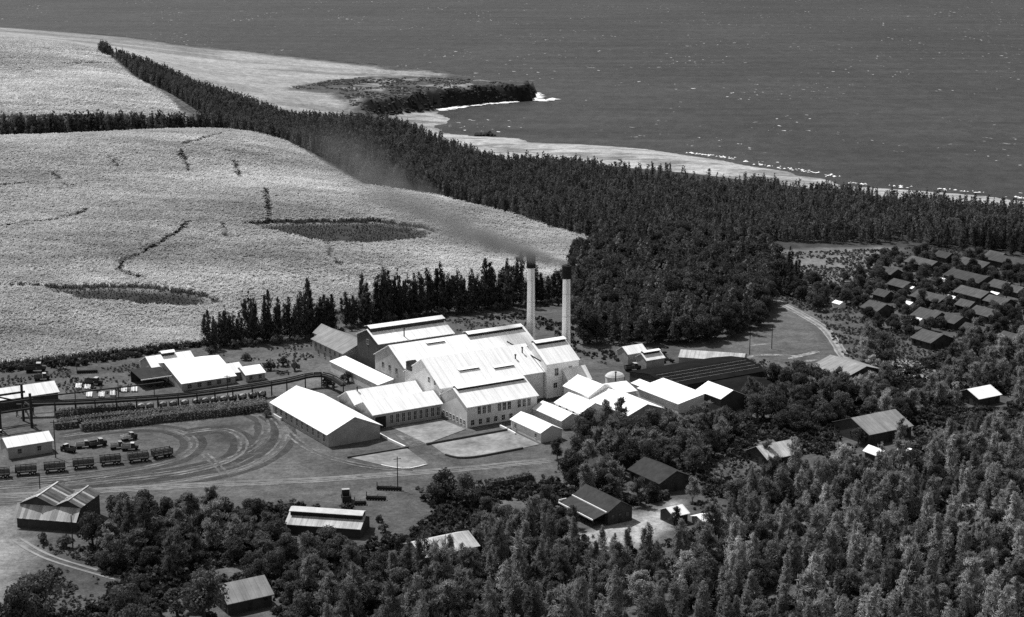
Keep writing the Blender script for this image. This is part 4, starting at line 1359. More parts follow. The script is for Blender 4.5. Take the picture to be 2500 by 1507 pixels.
house('grey-roofed house standing alone in the right-hand trees', 143.6, 161.6, -87, -71, 3.8, 7.0, 'a', 'roof_mid', 'wall_dark')
house('white-roofed house near the right edge above the trees', 204.8, 215, -74, -64, 3.0, 5.0, 'a', 'roof_white', 'wall_dark')
house('small white hut below the lone grey-roofed house', 134, 137.6, -102, -95.6, 2.6, 3.8, 'b', 'roof_white', 'wall_dark', win=False)
house('smallest white hut below the lone grey-roofed house', 142.8, 146, -104.5, -100.5, 2.6, 3.6, 'b', 'roof_white', 'wall_dark', win=False)
house('broad pale grey roof at the end of the village road', 183.2, 201, -33, -15, 4.0, 6.6, 'b', 'roof_mid', 'wall_dark')
house('pale streaked roof half lost in the trees left of the lone grey-roofed house', 103, 115.5, -87, -77, 2.6, 5.2, 'a', 'roof_pale', 'wall_dark')
house('white-roofed house cut off by the right edge', 222, 233, -92, -82, 3, 5, 'a', 'roof_white', 'wall_dark')
vill = 'grey-roofed houses of the village'
house('village house nearest the bend in the dirt road', 266, 275.5, 40, 49.5, 3, 5.2, 'b', 'roof_village', grp=vill)
house('long village house with a row of huts at its left', 298.6, 307.6, 38.5, 54.5, 3, 5.0, 'b', 'roof_village', grp=vill)
house('long village house at the right of the middle row', 320.2, 329.4, 35.5, 51, 3, 5.0, 'b', 'roof_village', grp=vill)
house('longest village house in the back row', 341.6, 352.4, 57.2, 78, 3, 5.2, 'b', 'roof_village', grp=vill)
house('village house with a dark front gable in the second row', 273.5, 283.5, 17, 28.2, 3, 5.4, 'b', 'roof_village', grp=vill)
house('village house nearest the camera, its gable in shade', 246.6, 258.4, -9.8, .4, 3, 5.4, 'b', 'roof_village', grp=vill)
def houseat(px, py, wa, wb, label, roof='roof_village', eave=3.0, ridge=5.0):
    x, y = at(px, py, 3)
    u = (x - MO[0]) * E1[0] + (y - MO[1]) * E1[1]
    v = (x - MO[0]) * E2[0] + (y - MO[1]) * E2[1]
    return house(label, u, u + wa, v, v + wb, eave, ridge, 'b', roof, grp=vill)
houseat(2270, 652, 9, 16, 'back-row village house left of the longest one')
houseat(2398, 655, 9, 16, 'back-row village house under the forest edge')
houseat(2490, 650, 10, 22, 'large village house at the right edge')
houseat(2448, 705, 9, 9, 'square village house at the right of the back row')
houseat(2330, 790, 9, 15, 'village house half hidden by trees at the lower right of the rows')
houseat(2420, 775, 9, 12, 'village house behind trees near the right edge')
for (px, py), t in zip(((2175, 668), (2205, 700), (2365, 748), (2450, 742), (2485, 712), (2160, 722), (2310, 628), (2440, 628), (2395, 812), (2470, 830)),
        ('in the trees left of the back row', 'left of the long house with huts', 'front of the middle row', 'right of the front row', 'at the edge right of the square house', 'between the road bend and the rows', 'farthest back under the ironwoods', 'farthest back at the right', 'low down among the right trees', 'lowest at the right edge')):
    houseat(px, py, random.uniform(6, 8), random.uniform(7, 11), 'small weathered house ' + t, eave=2.6, ridge=4.4)
huts = [(2222, 706), (2303, 687), (2399, 680), (2323, 730), (2218, 744), (2429, 721), (2047, 743), (2125, 761), (2240, 784)]
hl = ['between two long houses at the left', 'behind the middle row', 'at the end of the longest house', 'between the two long houses of the middle row', 'at the near corner of the long house', 'at the right end of the middle row', 'alone left of the village', 'against the house by the road bend', 'before the second-row house']
for (px, py), t in zip(huts, hl):
    x, y = at(px, py, 1.5)
    u = (x - MO[0]) * E1[0] + (y - MO[1]) * E1[1]
    v = (x - MO[0]) * E2[0] + (y - MO[1]) * E2[1]
    Building(MILL, 'hut', 'small white hut ' + t, 'hut', u - 1.6, u + 1.8, v - 2.4, v + 2.0, 2.0, 2.8, 'b', wall='wall_white', ov=.25, group='small white huts in the village')

# ------------------------------------------------------------------ yard works
def pad(name, pts, mat, h, label, kind_='structure'):
    W = [at(px, py, h) for px, py in pts]
    n = len(W)
    vs = [(x, y, -.3) for x, y in W] + [(x, y, h) for x, y in W]
    fs = [tuple(range(n))[::-1], tuple(range(n, 2 * n))] + [(i, (i + 1) % n, (i + 1) % n + n, i + n) for i in range(n)]
    return tag(MB().add(vs, fs).build(name, mat), label, kind=kind_)
zm = lambda x, y: (640 + x * .32468, 740 + y * .32468)
pad('paved_pad', [zm(*p) for p in ((968, 932), (1345, 872), (1530, 948), (1236, 1058))], 'pad', .16, 'stained concrete pad in the corner between the halls')
pad('paved_pad', [zm(*p) for p in ((1272, 1066), (1870, 957), (2085, 1062), (1960, 1090), (1740, 1130), (1560, 1157), (1450, 1158), (1370, 1135))], 'pad', .14, 'larger stained concrete pad before the small shed')
pad('paved_pad', [zm(*p) for p in ((665, 1162), (1090, 1092), (1240, 1200), (1190, 1226), (1100, 1238), (1000, 1234), (900, 1218))], 'pad', .13, 'rounded concrete pad in front of the warehouse')
pad('walkway', [zm(*p) for p in ((985, 975), (1080, 980), (1240, 1060), (1120, 1085))], 'track', .1, 'pale path between warehouse and pads')
def kerb(pts, label, h=.5, w=.5, mat='kerb'):
    W = smooth_line([at(*p, .3) for p in pts], 3)
    mb = MB()
    for i in range(len(W) - 1):
        mb.bar((*W[i], h / 2), (*W[i + 1], h / 2), w, h)
    return tag(mb.build('low_wall', mat), label, 'low wall')
kerb([zm(1236, 1062), zm(1500, 1014), zm(1872, 948)], 'dark low wall between the two concrete pads', .7)
kerb([zm(640, 1160), zm(860, 1124), zm(1100, 1084)], 'dark low wall in front of the warehouse', .6)
kerb([zm(1380, 1140), zm(1470, 1162), zm(1600, 1157), zm(1780, 1125), zm(1960, 1090)], 'curved dark kerb round the larger pad', .6)
kerb([zm(880, 985), zm(960, 1030), zm(1075, 1084)], 'white low wall beside the warehouse gable', .7, .5, 'trim_white')
kerb([zm(1790, 925), zm(1850, 955), zm(1905, 985)], 'white low wall left of the small shed', .7, .5, 'trim_white')
kerb([zm(895, 1215), zm(1000, 1236), zm(1110, 1241), zm(1240, 1210)], 'curved pale kerb at the rounded pad', .35, .5, 'wall_grey')

# elevated cane track on posts
deck = smooth_line([at(px, py, 4.2) for px, py in ((40, 987), (160, 984), (284, 978), (435, 968), (568, 952), (700, 931), (745, 920), (785, 916), (815, 925), (838, 940))], 3.0)
tr = empty('elevated_track', (*deck[0], 0), 0, 'long dark elevated cane track on posts crossing the yard', 'trestle')
o = np.array(deck[0])
mb, rl1 = MB(), MB()
for i in range(len(deck) - 1):
    a, b = deck[i] - o, deck[i + 1] - o
    mb.bar((*a, 4.0), (*b, 4.0), 1.8, .7)
    t = (b - a) / np.linalg.norm(b - a)
    n = np.array([-t[1], t[0]]) * .8
    for s in (-1, 1):
        rl1.bar((*(a + n * s), 4.95), (*(b + n * s), 4.95), .2, .35)
mb.build('deck', 'timber_dark', tr)
rl1.build('handrail', 'timber_dark', tr)
for i in range(0, len(deck), 2):
    a = deck[i] - o
    MB().bar((a[0], a[1] - .8, -.4), (a[0], a[1] - .6, 5.0), .22).bar((a[0], a[1] + .8, -.4), (a[0], a[1] + .6, 5.0), .22).bar((a[0], a[1] - .8, .4), (a[0], a[1] + .8, 3.6), .12).build('post', 'timber_dark', tr)
pipe = smooth_line([at(px, py, 5.0) for px, py in ((60, 972), (150, 963), (250, 951), (340, 941), (400, 933))], 4.0)
pe = empty('overhead_pipe', (*pipe[0], 0), 0, 'thin dark overhead pipe running beside the elevated track', 'pipe')
o = pipe[0]
mb = MB()
for i in range(len(pipe) - 1):
    mb.bar((*(pipe[i] - o), 5), (*(pipe[i + 1] - o), 5), .4)
mb.build('pipe', 'iron_dark', pe)
for i in range(0, len(pipe), 3):
    a = pipe[i] - o
    MB().box(a[0] - .12, a[0] + .12, a[1] - .12, a[1] + .12, -.3, 4.9).build('post', 'timber_dark', pe)

# gantry at the left edge
gx0 = at(78, 1045, 0)
ga = empty('cane_gantry', (*gx0, 0), MILL.ang, 'tall dark timber gantry with cross beams at the left edge', 'gantry')
posts = [(0, 0, 11.5), (0, 9, 12.5), (-10, 0, 10.5), (-10, 9, 10), (-19, 0, 9), (-19, 9, 9)]
for x, y, h in posts:
    MB().box(x - .35, x + .35, y - .35, y + .35, -.4, h).build('post', 'timber_dark', ga)
for z in (6.2, 9.2):
    MB().box(-22, 1, -.25, .25, z, z + .6).build('beam', 'timber_dark', ga)
    MB().box(-22, 1, 8.75, 9.25, z + .3, z + .9).build('beam', 'timber_dark', ga)
for x in (0, -10, -19):
    MB().box(x - .22, x + .22, .4, 8.6, 6.9, 7.4).build('beam', 'timber_dark', ga)
MB().bar((-9.6, 9, 10), (-.4, 9, 6.6), .45).bar((0, .4, 2), (0, 8.6, 6.2), .4).build('brace', 'timber_dark', ga)
MB().bar((-19, 0, .8), (-10.4, 0, 6), .4).build('brace', 'timber_dark', ga)
MB().box(-18, -11, 1, 8, 2.2, 2.6).bar((-17, 2, .2), (-12, 7, 3.5), .8, .3).build('loading_floor', 'timber_dark', ga)
for k, (dx, dy, a) in enumerate(((-14, -1.5, .4), (-12.6, -2.2, .5), (-15.5, -.6, .3))):
    p = ga.matrix_basis @ Vector((dx, dy, 0))
    tag(MB().prism([(-.8, .3), (.8, .3), (.8, .5), (-.8, .5)], -2.5, 2.5, 'a').build('plank_pile', 'timber_pale', None, (p[0], p[1], .6 + .3 * k), MILL.ang + a), ['pale plank pile low under the gantry', 'middle pale plank pile under the gantry', 'top pale plank pile under the gantry'][k], 'planks')

# poles
def pole(px, py, h, label, cross=True):
    x, y = at(px, py, 0)
    e = empty('utility_pole', (x, y, hz1(x, y)), random.uniform(-.3, .6), label, 'pole')
    MB().tube([(.17, -.5), (.12, h)], 8).build('shaft', 'timber_dark', e)
    if cross:
        MB().box(-1.1, 1.1, -.07, .07, h - .8, h - .62).build('crossarm', 'timber_dark', e)
pole(136, 1118, 12, 'tall dark pole right of the small yard store')
pole(971, 1196, 10, 'lone utility pole standing before the concrete pads')
pole(290, 975, 6, 'short pole beside the elevated track', False)
pole(556, 966, 7.5, 'pole beside the right part of the elevated track')
pole(1830, 866, 9, 'pole on the bare ground behind the pale store')
pole(1884, 852, 9, 'pole standing left of the village road')
pole(2291, 965, 8, 'pole by the pale clearing at the right')
pole(2410, 950, 8, 'pole behind the white-roofed house at the right')
pole(178, 1338, 9, 'thin pole below the corrugated barn', False)
pole(98, 1200, 5, 'short pole beside the main road behind the barn', False)

# cane trailers: slatted open bodies on wheels
def trailer_parts():
    L_, W_, H_ = 6.2, 2.4, 1.7
    d = {}
    d['bed'] = MB().box(-L_ / 2, L_ / 2, -W_ / 2, W_ / 2, .95, 1.15).box(-L_ / 2 - 1.6, -L_ / 2, -.1, .1, .8, .95).mesh('bed')
    sl = MB()
    d['side'] = MB().box(-L_ / 2, L_ / 2, -.04, .04, .0, .22).box(-L_ / 2, L_ / 2, -.04, .04, .5, .72).box(-L_ / 2, L_ / 2, -.04, .04, 1.0, 1.22).box(-L_ / 2, L_ / 2, -.06, .06, 1.5, 1.7).mesh('side')
    d['stake'] = MB().box(-.07, .07, -.09, .09, 0, 1.75).mesh('stake')
    d['end'] = MB().box(-.05, .05, -W_ / 2, W_ / 2, .0, 1.5).mesh('end_board')
    d['wheel'] = MB().wheel(0, 0, 0, .5, .3).mesh('wheel')
    d['hub'] = MB().wheel(0, 0, 0, .22, .34).mesh('hub')
    for k, m in (('bed', 'timber_dark'), ('side', 'machine'), ('stake', 'machine'), ('end', 'machine'), ('wheel', 'tyre'), ('hub', 'machine_pale')):
        d[k].materials.append(MATS[m])
    return d
TP = trailer_parts()
def trailer(x, y, rz, label):
    e = empty('cane_trailer', (x, y, hz1(x, y)), rz, label, 'trailer', 'cane trailers parked in a curved row')
    link('bed', TP['bed'], None, e)
    for s in (-1, 1):
        sd = link('side', TP['side'], None, e, (0, s * 1.2, 1.15))
        for k in range(5):
            link('stake', TP['stake'], None, sd, (-3.0 + 1.5 * k, s * .12, 0))
        link('end_board', TP['end'], None, e, (s * 3.05, 0, 1.16))
        for dx in (-2.1, 1.2, 2.4):
            wh = link('wheel', TP['wheel'], None, e, (dx, s * 1.0, .5))
            link('hub', TP['hub'], None, wh)
tl = [(-2, 1167, 'at the left end of the row, cut by the edge'), (64, 1159, 'second from the left end of the row'), (134, 1152, 'third from the left end of the row'), (204, 1143, 'fourth, in the middle of the row'), (270, 1134, 'fifth from the left end of the row'), (338, 1127, 'sixth, next to the turned end trailer'), (396, 1117, 'turned at the right end of the row')]
ang = [R(14), R(14), R(16), R(17), R(18), R(22), R(34)]
for (px, py, t), a in zip(tl, ang):
    x, y = at(px, py, 0)
    trailer(x, y, a, 'slatted cane trailer ' + t)

# trucks and tractors
def truck(px, py, rz, label, pale=False, s=1.0):
    x, y = at(px, py, 0)
    e = empty('truck', (x, y, hz1(x, y)), rz, label, 'truck', 'trucks and machines parked above the trailers')
    e.scale = (s, s, s)
    MB().prism([(-3.1, .75), (2.9, .75), (2.9, 1.0), (-3.1, 1.0)], -.9, .9, 'b').build('chassis', 'iron_dark', e)
    MB().prism([(1.7, 1.02), (3.0, 1.02), (3.0, 1.75), (1.75, 1.95)], -.75, .75, 'b').build('bonnet', 'machine', e)
    cb = MB().prism([(.3, 1.02), (1.7, 1.02), (1.7, 1.95), (1.45, 2.7), (.3, 2.75)], -.95, .95, 'b').build('cab', 'machine', e)
    MB().prism([(.2, 2.76), (1.55, 2.71), (1.55, 2.8), (.2, 2.86)], -1, 1, 'b').build('cab_roof', 'machine_pale', cb)
    for sgn in (-1, 1):
        MB().prism([(.55, 1.95), (1.5, 1.95), (1.35, 2.55), (.55, 2.55)], sgn * .96 - .02, sgn * .96 + .02, 'b').build('window', 'glass', cb)
        MB().box(2.98, 3.06, sgn * .5 - .15, sgn * .5 + .15, 1.35, 1.62).build('headlight', 'machine_pale', e)
        for dx in (-2.3, -1.3, 2.2):
            link('wheel', TP['wheel'], None, e, (dx, sgn * .95, .5))
    bd = MB().box(-3.1, .1, -1.15, 1.15, 1.02, 1.15).box(-3.1, .1, -1.15, -1.07, 1.15, 2.1).box(-3.1, .1, 1.07, 1.15, 1.15, 2.1).box(-3.1, -3.02, -1.07, 1.07, 1.15, 2.1).build('tray', 'machine_pale' if pale else 'machine', e)
truck(166, 1103, R(150), 'dark truck at the left of the parked machines', False, .85)
truck(205, 1093, R(20), 'truck with a pale tray behind the trailers', True, .8)
truck(240, 1090, R(35), 'small dark truck third among the parked machines', False, .9)
truck(288, 1095, R(25), 'truck with a pale tray next to the pair of machines', True, .8)
truck(316, 1074, R(40), 'rearmost truck of the parked machines', True, .85)
truck(318, 1099, R(10), 'front truck of the pair at the right of the machines', True, .85)
truck(88, 908, R(10), 'dark truck on the track below the cane field at the left', False, 1.2)
truck(103, 928, R(15), 'machine parked behind the long left shed', False, .9)
truck(230, 940, R(-10), 'dark truck behind the elevated track', False, 1.0)
truck(845, 1222, R(100), 'dark truck near the low patched-roof shed', False, 1.1)
truck(1545, 905, R(20), 'dark truck between the tank and the small white sheds', False, 1.0)

# field implements by the lone pole
def harrow(px, py, n, rz, label):
    x, y = at(px, py, 0)
    e = empty('disc_harrow', (x, y, hz1(x, y)), rz, label, 'farm implement')
    MB().bar((-n * .4, 0, .9), (n * .4, 0, .9), .25).bar((-n * .4, .9, .9), (n * .4, .9, .9), .25).bar((0, .9, .9), (0, 3, .7), .2).bar((-n * .4, 0, .9), (-n * .4, .9, .9), .2).bar((n * .4, 0, .9), (n * .4, .9, .9), .2).build('frame', 'iron_dark', e)
    for k in range(n):
        MB().wheel(-n * .4 + k * .8 + .4, 0, .55, .55, .08).build('disc', 'iron_dark', e)
    MB().bar((-n * .4, .4, .9), (-n * .4, .4, 2.4), .2).build('lever', 'iron_dark', e)
harrow(950, 1198, 9, R(-8), 'disc harrow beside the lone utility pole')
harrow(918, 1222, 7, R(-6), 'disc harrow behind the bright patched shed')
harrow(880, 1234, 4, R(5), 'small implement close to the patched shed')
harrow(213, 912, 9, R(8), 'row of dark implements under the cane field at the left')

# pale stacks behind the elevated track
for k, (px, py) in enumerate(((248, 966), (276, 963), (303, 954), (328, 953), (218, 966), (192, 945), (214, 947))):
    x, y = at(px, py, 0)
    st = empty('timber_stack', (x, y, 0), MILL.ang + R(70), ['widest pale timber stack behind the track', 'pale timber stack right of the widest', 'pale timber stack near the short pole', 'pale timber stack farthest right behind the track', 'narrow pale timber stack left of the widest', 'small pale stack by the long left shed', 'second small pale stack by the long left shed'][k], 'timber stack')
    for i in range(4):
        MB().box(-3 + .1 * i, 3 - .1 * i, -1.0 + i * .52, -.56 + i * .52, .1, .55 + .1 * (i % 2)).build('beam', 'timber_pale', st)

# scrap heaps round the left sheds
for k, (px, py, t) in enumerate(((384, 944, 'dark scrap heap in front of the large left shed'), (330, 918, 'low scrap heap left of the open lean-to'), (690, 912, 'scrap heap at the bend of the elevated track'), (160, 905, 'scrap heap under the cane field at the left'), (905, 905, 'pipes heaped beside the narrow white shed'))):
    x, y = at(px, py, 0)
    gg = random.Random(500 + k)
    sc_ = empty('scrap_heap', (x, y, 0), gg.uniform(0, 3), t, 'scrap heap')
    for i in range(14):
        a_ = gg.uniform(0, 6.28)
        r_ = gg.uniform(0, 2.6)
        l_ = gg.uniform(.8, 2.2)
        p_ = Vector((r_ * math.cos(a_), r_ * math.sin(a_), gg.uniform(.1, .9)))
        d_ = Vector((gg.uniform(-1, 1), gg.uniform(-1, 1), gg.uniform(-.2, .5))).normalized() * l_
        MB().bar(p_ - d_, p_ + d_, gg.uniform(.15, .6), gg.uniform(.1, .4)).build('scrap_piece', gg.choice(['iron_dark', 'machine', 'timber_dark', 'sheet_rust']), sc_)

# ------------------------------------------------------------------ hedges
def hedge(pts, width, h, label, seed, mat='hedge_leaf'):
    L = smooth_line([at(*p, 0) for p in pts], 1.0)
    g = np.random.default_rng(seed)
    T = np.gradient(L, axis=0)
    T /= np.linalg.norm(T, axis=1)[:, None]
    Nn = np.c_[-T[:, 1], T[:, 0]]
    n = len(L) * 70
    i = g.integers(0, len(L), n)
    a = g.uniform(-.1, math.pi + .1, n)
    rad = g.uniform(.82, 1.08, n) * (1 + .18 * (fbm(i / 4.0, a) - .4) * 2)
    end = np.minimum(1, np.minimum(i, len(L) - 1 - i) / 2.5 + .35)
    off = np.cos(a) * width / 2 * rad * end
    z = np.abs(np.sin(a)) ** .6 * h * rad * end
    C = np.c_[L[i] + Nn[i] * off[:, None] + g.normal(0, .25, (n, 2)), z]
    D = np.c_[Nn[i] * np.cos(a)[:, None], np.sin(a)] + g.normal(0, .5, (n, 3))
    V, F = leaf_quads(C, D, g.uniform(.16, .34, n), seed)
    o = L[0]
    e = empty('hedge', (o[0], o[1], 0), 0, label, 'hedge')
    V[:, :2] -= o
    link('foliage', np_mesh('foliage', V, F), mat, e)
    mb = MB()
    st = 3
    for k in range(0, len(L) - st, st):
        mb.bar((*(L[k] - o), h * .4), (*(L[k + st] - o), h * .4), width * .6, h * .75)
    mb.build('stems', 'bark', e)
hedge([(136, 1020), (256, 1008), (330, 1002)], 3.4, 2.6, 'hedge row nearest the elevated track', 401)
# line of small loaded cane cars under the elevated track
CCB = MB().box(-1.3, 1.3, -.9, .9, .55, .75).box(-1.3, -1.2, -.9, .9, .75, 2.0).box(1.2, 1.3, -.9, .9, .75, 2.0).mesh('car_body')
CCB.materials.append(MATS['timber_dark'])
CCL = rock_mesh('cane_load', 1, 91, 2, .9, .12)
for v_ in CCL.vertices:
    v_.co = Vector((v_.co.x * 1.15, v_.co.y * .85, max(-.6, v_.co.z) * .9 + 1.35))
CCL.materials.append(MATS['cane_load'])
CCW = MB().wheel(0, 0, .3, .3, .15).mesh('wheel')
CCW.materials.append(MATS['iron_dark'])
cars = smooth_line([at(*p, 0) for p in ((345, 1000), (398, 996), (480, 988), (568, 979), (655, 968))], 2.95)
for k_ in range(len(cars) - 1):
    p_, q_ = cars[k_], cars[k_ + 1]
    e_ = empty('cane_car', (p_[0], p_[1], 0), math.atan2(q_[1] - p_[1], q_[0] - p_[0]), 'small cane car loaded with pale cane in the line under the elevated track', 'rail car', 'loaded cane cars under the elevated track')
    link('car_body', CCB, None, e_)
    link('cane_load', CCL, None, e_)
    for sx in (-.8, .8):
        for sy in (-.6, .6):
            link('wheel', CCW, None, e_, (sx, sy, 0))
hedge([(140, 1038), (256, 1025), (398, 1012), (568, 996), (650, 987)], 3.0, 2.2, 'thin middle hedge row along the yard', 402)
hedge([(200, 1052), (300, 1041), (398, 1029), (568, 1011), (655, 999)], 4.4, 3.2, 'thick clipped hedge along the upper edge of the yard', 403)
hedge([(134, 1048), (190, 1042)], 3.6, 2.6, 'short hedge stub left of the thick clipped hedge', 404)
hedge([(1196, 1192), (1240, 1186), (1300, 1172)], 2.6, 2.6, 'short dark hedge by the road below the small shed', 405, 'leaf')
hedge([(2215, 876), (2260, 882), (2300, 868)], 2.0, 1.6, 'low curved hedge in the village clearing', 406, 'leaf')

# ------------------------------------------------------------------ trees
OBST = []                              # building footprints to keep trunks out of
for ob in list(COL.objects):
    if ob.type == 'EMPTY' and ob.get('category') in ('warehouse', 'workshop', 'mill', 'lean-to', 'shed', 'store', 'storage shed', 'house', 'hut', 'barn', 'tank'):
        pts = []
        for ch in ob.children:
            if ch.type == 'MESH':
                for v in ch.bound_box:
                    pts.append((ch.matrix_basis @ Vector(v))[:2])
        if pts:
            pts = np.array(pts)
            OBST.append((np.array(ob.location[:2]), ob.rotation_euler[2], pts.min(0), pts.max(0)))
def clear(P, m=1.5):
    keep = np.ones(len(P), bool)
    for o, a, lo, hi in OBST:
        d = P - o
        c, s = math.cos(-a), math.sin(-a)
        q = np.c_[d[:, 0] * c - d[:, 1] * s, d[:, 0] * s + d[:, 1] * c]
        keep &= ~((q[:, 0] > lo[0] - m) & (q[:, 0] < hi[0] + m) & (q[:, 1] > lo[1] - m) & (q[:, 1] < hi[1] + m))
    return P[keep]
# sight lines that must stay open: ground just in front of houses seen between the trees
OPEN = [GL(p) for p in (((1425, 1300), (1530, 1245), (1660, 1215), (1730, 1280), (1600, 1345), (1440, 1360)), ((1600, 1190), (1700, 1170), (1730, 1225), (1640, 1240)),
        ((860, 1210), (1010, 1195), (1060, 1250), (1010, 1310), (900, 1330), (860, 1290)), ((690, 1290), (900, 1300), (900, 1360), (720, 1350)), ((1000, 1340), (1090, 1350), (1080, 1400), (1000, 1390)),
        ((30, 1290), (180, 1300), (190, 1340), (60, 1330)), ((-80, 1240), (40, 1245), (40, 1310), (95, 1340), (250, 1395), (250, 1415), (110, 1385), (75, 1420), (10, 1530), (-80, 1560)), ((530, 1470), (660, 1450), (690, 1560), (540, 1590)), ((510, 1395), (620, 1370), (640, 1400), (520, 1430)),
        ((2090, 1070), (2230, 1040), (2240, 1090), (2120, 1110)), ((1370, 1230), (1450, 1260), (1430, 1330), (1360, 1290)), ((2330, 975), (2460, 965), (2460, 1000), (2350, 1005)), ((1840, 1075), (1920, 1080), (1900, 1120), (1845, 1125)))]
def opened(P):
    keep = np.ones(len(P), bool)
    for p in OPEN:
        keep &= ~inside(P, p)
    return P[keep]
def grove(pts, spacing, seed, kinds, smin, smax, label, group, gaps=None, maxn=None, name=None):
    P = opened(clear(scatter(GL(pts), spacing, seed, .42, gaps)))
    if maxn:
        P = P[np.random.default_rng(seed).permutation(len(P))[:maxn]]
    for x, y in P:
        tree(random.choice(kinds), x, y, random.uniform(smin, smax), label, group, name=name)
    return len(P)
WOOD = [(900, 1480), (960, 1400), (1010, 1410), (1110, 1380), (1180, 1300), (1330, 1270), (1390, 1330), (1430, 1385), (1640, 1370), (1760, 1310), (1790, 1230), (1870, 1180), (2080, 1170), (2230, 1150), (2320, 1090), (2420, 1050), (2540, 1040), (2540, 1590), (660, 1590), (700, 1540)]
Pw = opened(clear(scatter(GL(WOOD), 7.7, 21, .46)))
for x, y in Pw:
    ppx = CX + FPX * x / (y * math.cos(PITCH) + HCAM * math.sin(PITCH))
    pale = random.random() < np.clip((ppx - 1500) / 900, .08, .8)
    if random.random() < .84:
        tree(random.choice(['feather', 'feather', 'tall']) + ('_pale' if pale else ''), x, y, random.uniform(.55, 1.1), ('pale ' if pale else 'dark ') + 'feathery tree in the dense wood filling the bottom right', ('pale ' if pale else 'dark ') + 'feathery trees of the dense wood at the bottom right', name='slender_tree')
    else:
        tree(random.choice(['broad', 'broad_pale', 'broad']), x, y, random.uniform(.55, .95), 'broad leafy tree in the dense wood filling the bottom right', 'broad trees of the dense wood at the bottom right')
n1 = len(Pw)
Pfill = opened(clear(scatter(GL(WOOD), 4.6, 41, .48, (10, .36)), 2.5))
Pfill = Pfill[np.array([np.min(((Pw - p) ** 2).sum(1)) for p in Pfill]) > 3.2 ** 2]
instancer('woodland', Pfill, [m[0] for m in KINDS['broad'][:2] + KINDS['broad_dark'][:2] + KINDS['tall'][:2] + KINDS['feather'][:3] + KINDS['feather_pale'][:2]], .35, .75, 'lower trees filling the gaps of the bottom right wood')
n2 = grove([(225, 1310), (330, 1272), (420, 1262), (560, 1265), (690, 1310), (760, 1350), (900, 1380), (980, 1420), (900, 1500), (700, 1540), (660, 1450), (520, 1400), (400, 1430), (230, 1400)], 7.4, 22, ['broad_dark', 'broad', 'tall'], .65, .95, 'dark leafy tree in the clump right of the corrugated barn', 'dark trees between the barn and the bottom cottage')
n3 = grove([(1390, 1110), (1400, 1070), (1480, 1055), (1600, 1060), (1760, 1040), (1800, 1080), (1750, 1130), (1700, 1160), (1560, 1190), (1480, 1240), (1400, 1210)], 7.0, 23, ['broad_dark', 'broad', 'tall', 'tall'], .65, 1.0, 'dark leafy tree in the clump before the right mill sheds', 'dark trees in front of the right mill sheds')
n4 = grove([(1835, 950), (1890, 930), (1990, 935), (2060, 950), (2080, 1000), (2060, 1040), (1990, 1070), (1850, 1050), (1820, 1000)], 7.0, 24, ['broad_dark', 'broad', 'tall'], .7, 1.0, 'dark leafy tree in the clump below the village road', 'dark trees below the village road')
n5 = grove([(2100, 870), (2140, 830), (2180, 870), (2170, 960), (2200, 1000), (2330, 1000), (2460, 1010), (2540, 1020), (2540, 860), (2420, 830), (2340, 850), (2310, 940), (2180, 1050), (2080, 1040)], 7.2, 25, ['broad', 'tall', 'tall_pale'], .6, .9, 'leafy tree on the slope between the village and the white-roofed house', 'trees around the right-hand houses', name='hillside_tree')
n6 = grove([(2060, 690), (2130, 640), (2240, 620), (2330, 640), (2540, 640), (2540, 830), (2330, 850), (2200, 830), (2080, 800)], 9, 26, ['broad', 'broad_dark'], .5, .78, 'small leafy tree growing between the village houses', 'small trees among the village houses', name='garden_tree', maxn=120)
n7 = grove([(1870, 640), (1990, 690), (2060, 730), (2090, 760), (2010, 770), (1960, 745), (1870, 715)], 7, 27, ['broad_dark', 'iron', 'broad'], .5, .8, 'tree along the upper side of the village road', 'trees along the village road', name='roadside_tree', maxn=32)
# the big grove behind the mill: one dark mass
grv = GL([(1400, 640), (1500, 600), (1740, 596), (1880, 620), (1905, 690), (1885, 750), (1860, 800), (1750, 840), (1620, 846), (1480, 850), (1420, 838), (1395, 760)])
Pg = clear(scatter(grv, 5.4, 28))
instancer('dark_grove', Pg, FAR_BROAD + FAR_IRON[:3], .8, 1.25, 'dense dark grove of tall trees behind the chimneys')
# windbreak
wb_line = smooth_line(GL([(505, 858), (570, 846), (640, 838), (720, 832), (790, 818), (860, 800), (930, 786), (1000, 778), (1060, 770), (1130, 764), (1200, 756), (1270, 748), (1340, 742), (1400, 740)]), 2.7)
g = np.random.default_rng(31)
lab = 'ironwood in the ragged windbreak row behind the mill'
for i, (x, y) in enumerate(wb_line):
    u = i / len(wb_line)
    if .335 < u < .365 or .625 < u < .64: continue
    s = g.uniform(.8, 1.2) * (.75 if u < .1 else 1)
    tree('iron', x + g.normal(0, .8), y + g.normal(0, 1.6) + 2, s, lab, 'windbreak of ironwoods behind the mill', sz=s * g.uniform(.8, 1.25))
    if g.random() < .6:
        tree('iron', x + g.normal(1.2, 1.2), y + 6 + g.normal(0, 1.5), s * .85, lab, 'windbreak of ironwoods behind the mill')
for x, y in clear(wb_line[::2] + np.array([0, -4.5])):
    tree('bush', x + g.normal(0, 1), y + g.normal(0, 1), g.uniform(.8, 1.6), 'dark bush at the foot of the windbreak', 'bushes under the windbreak', 'bush', 'bush')
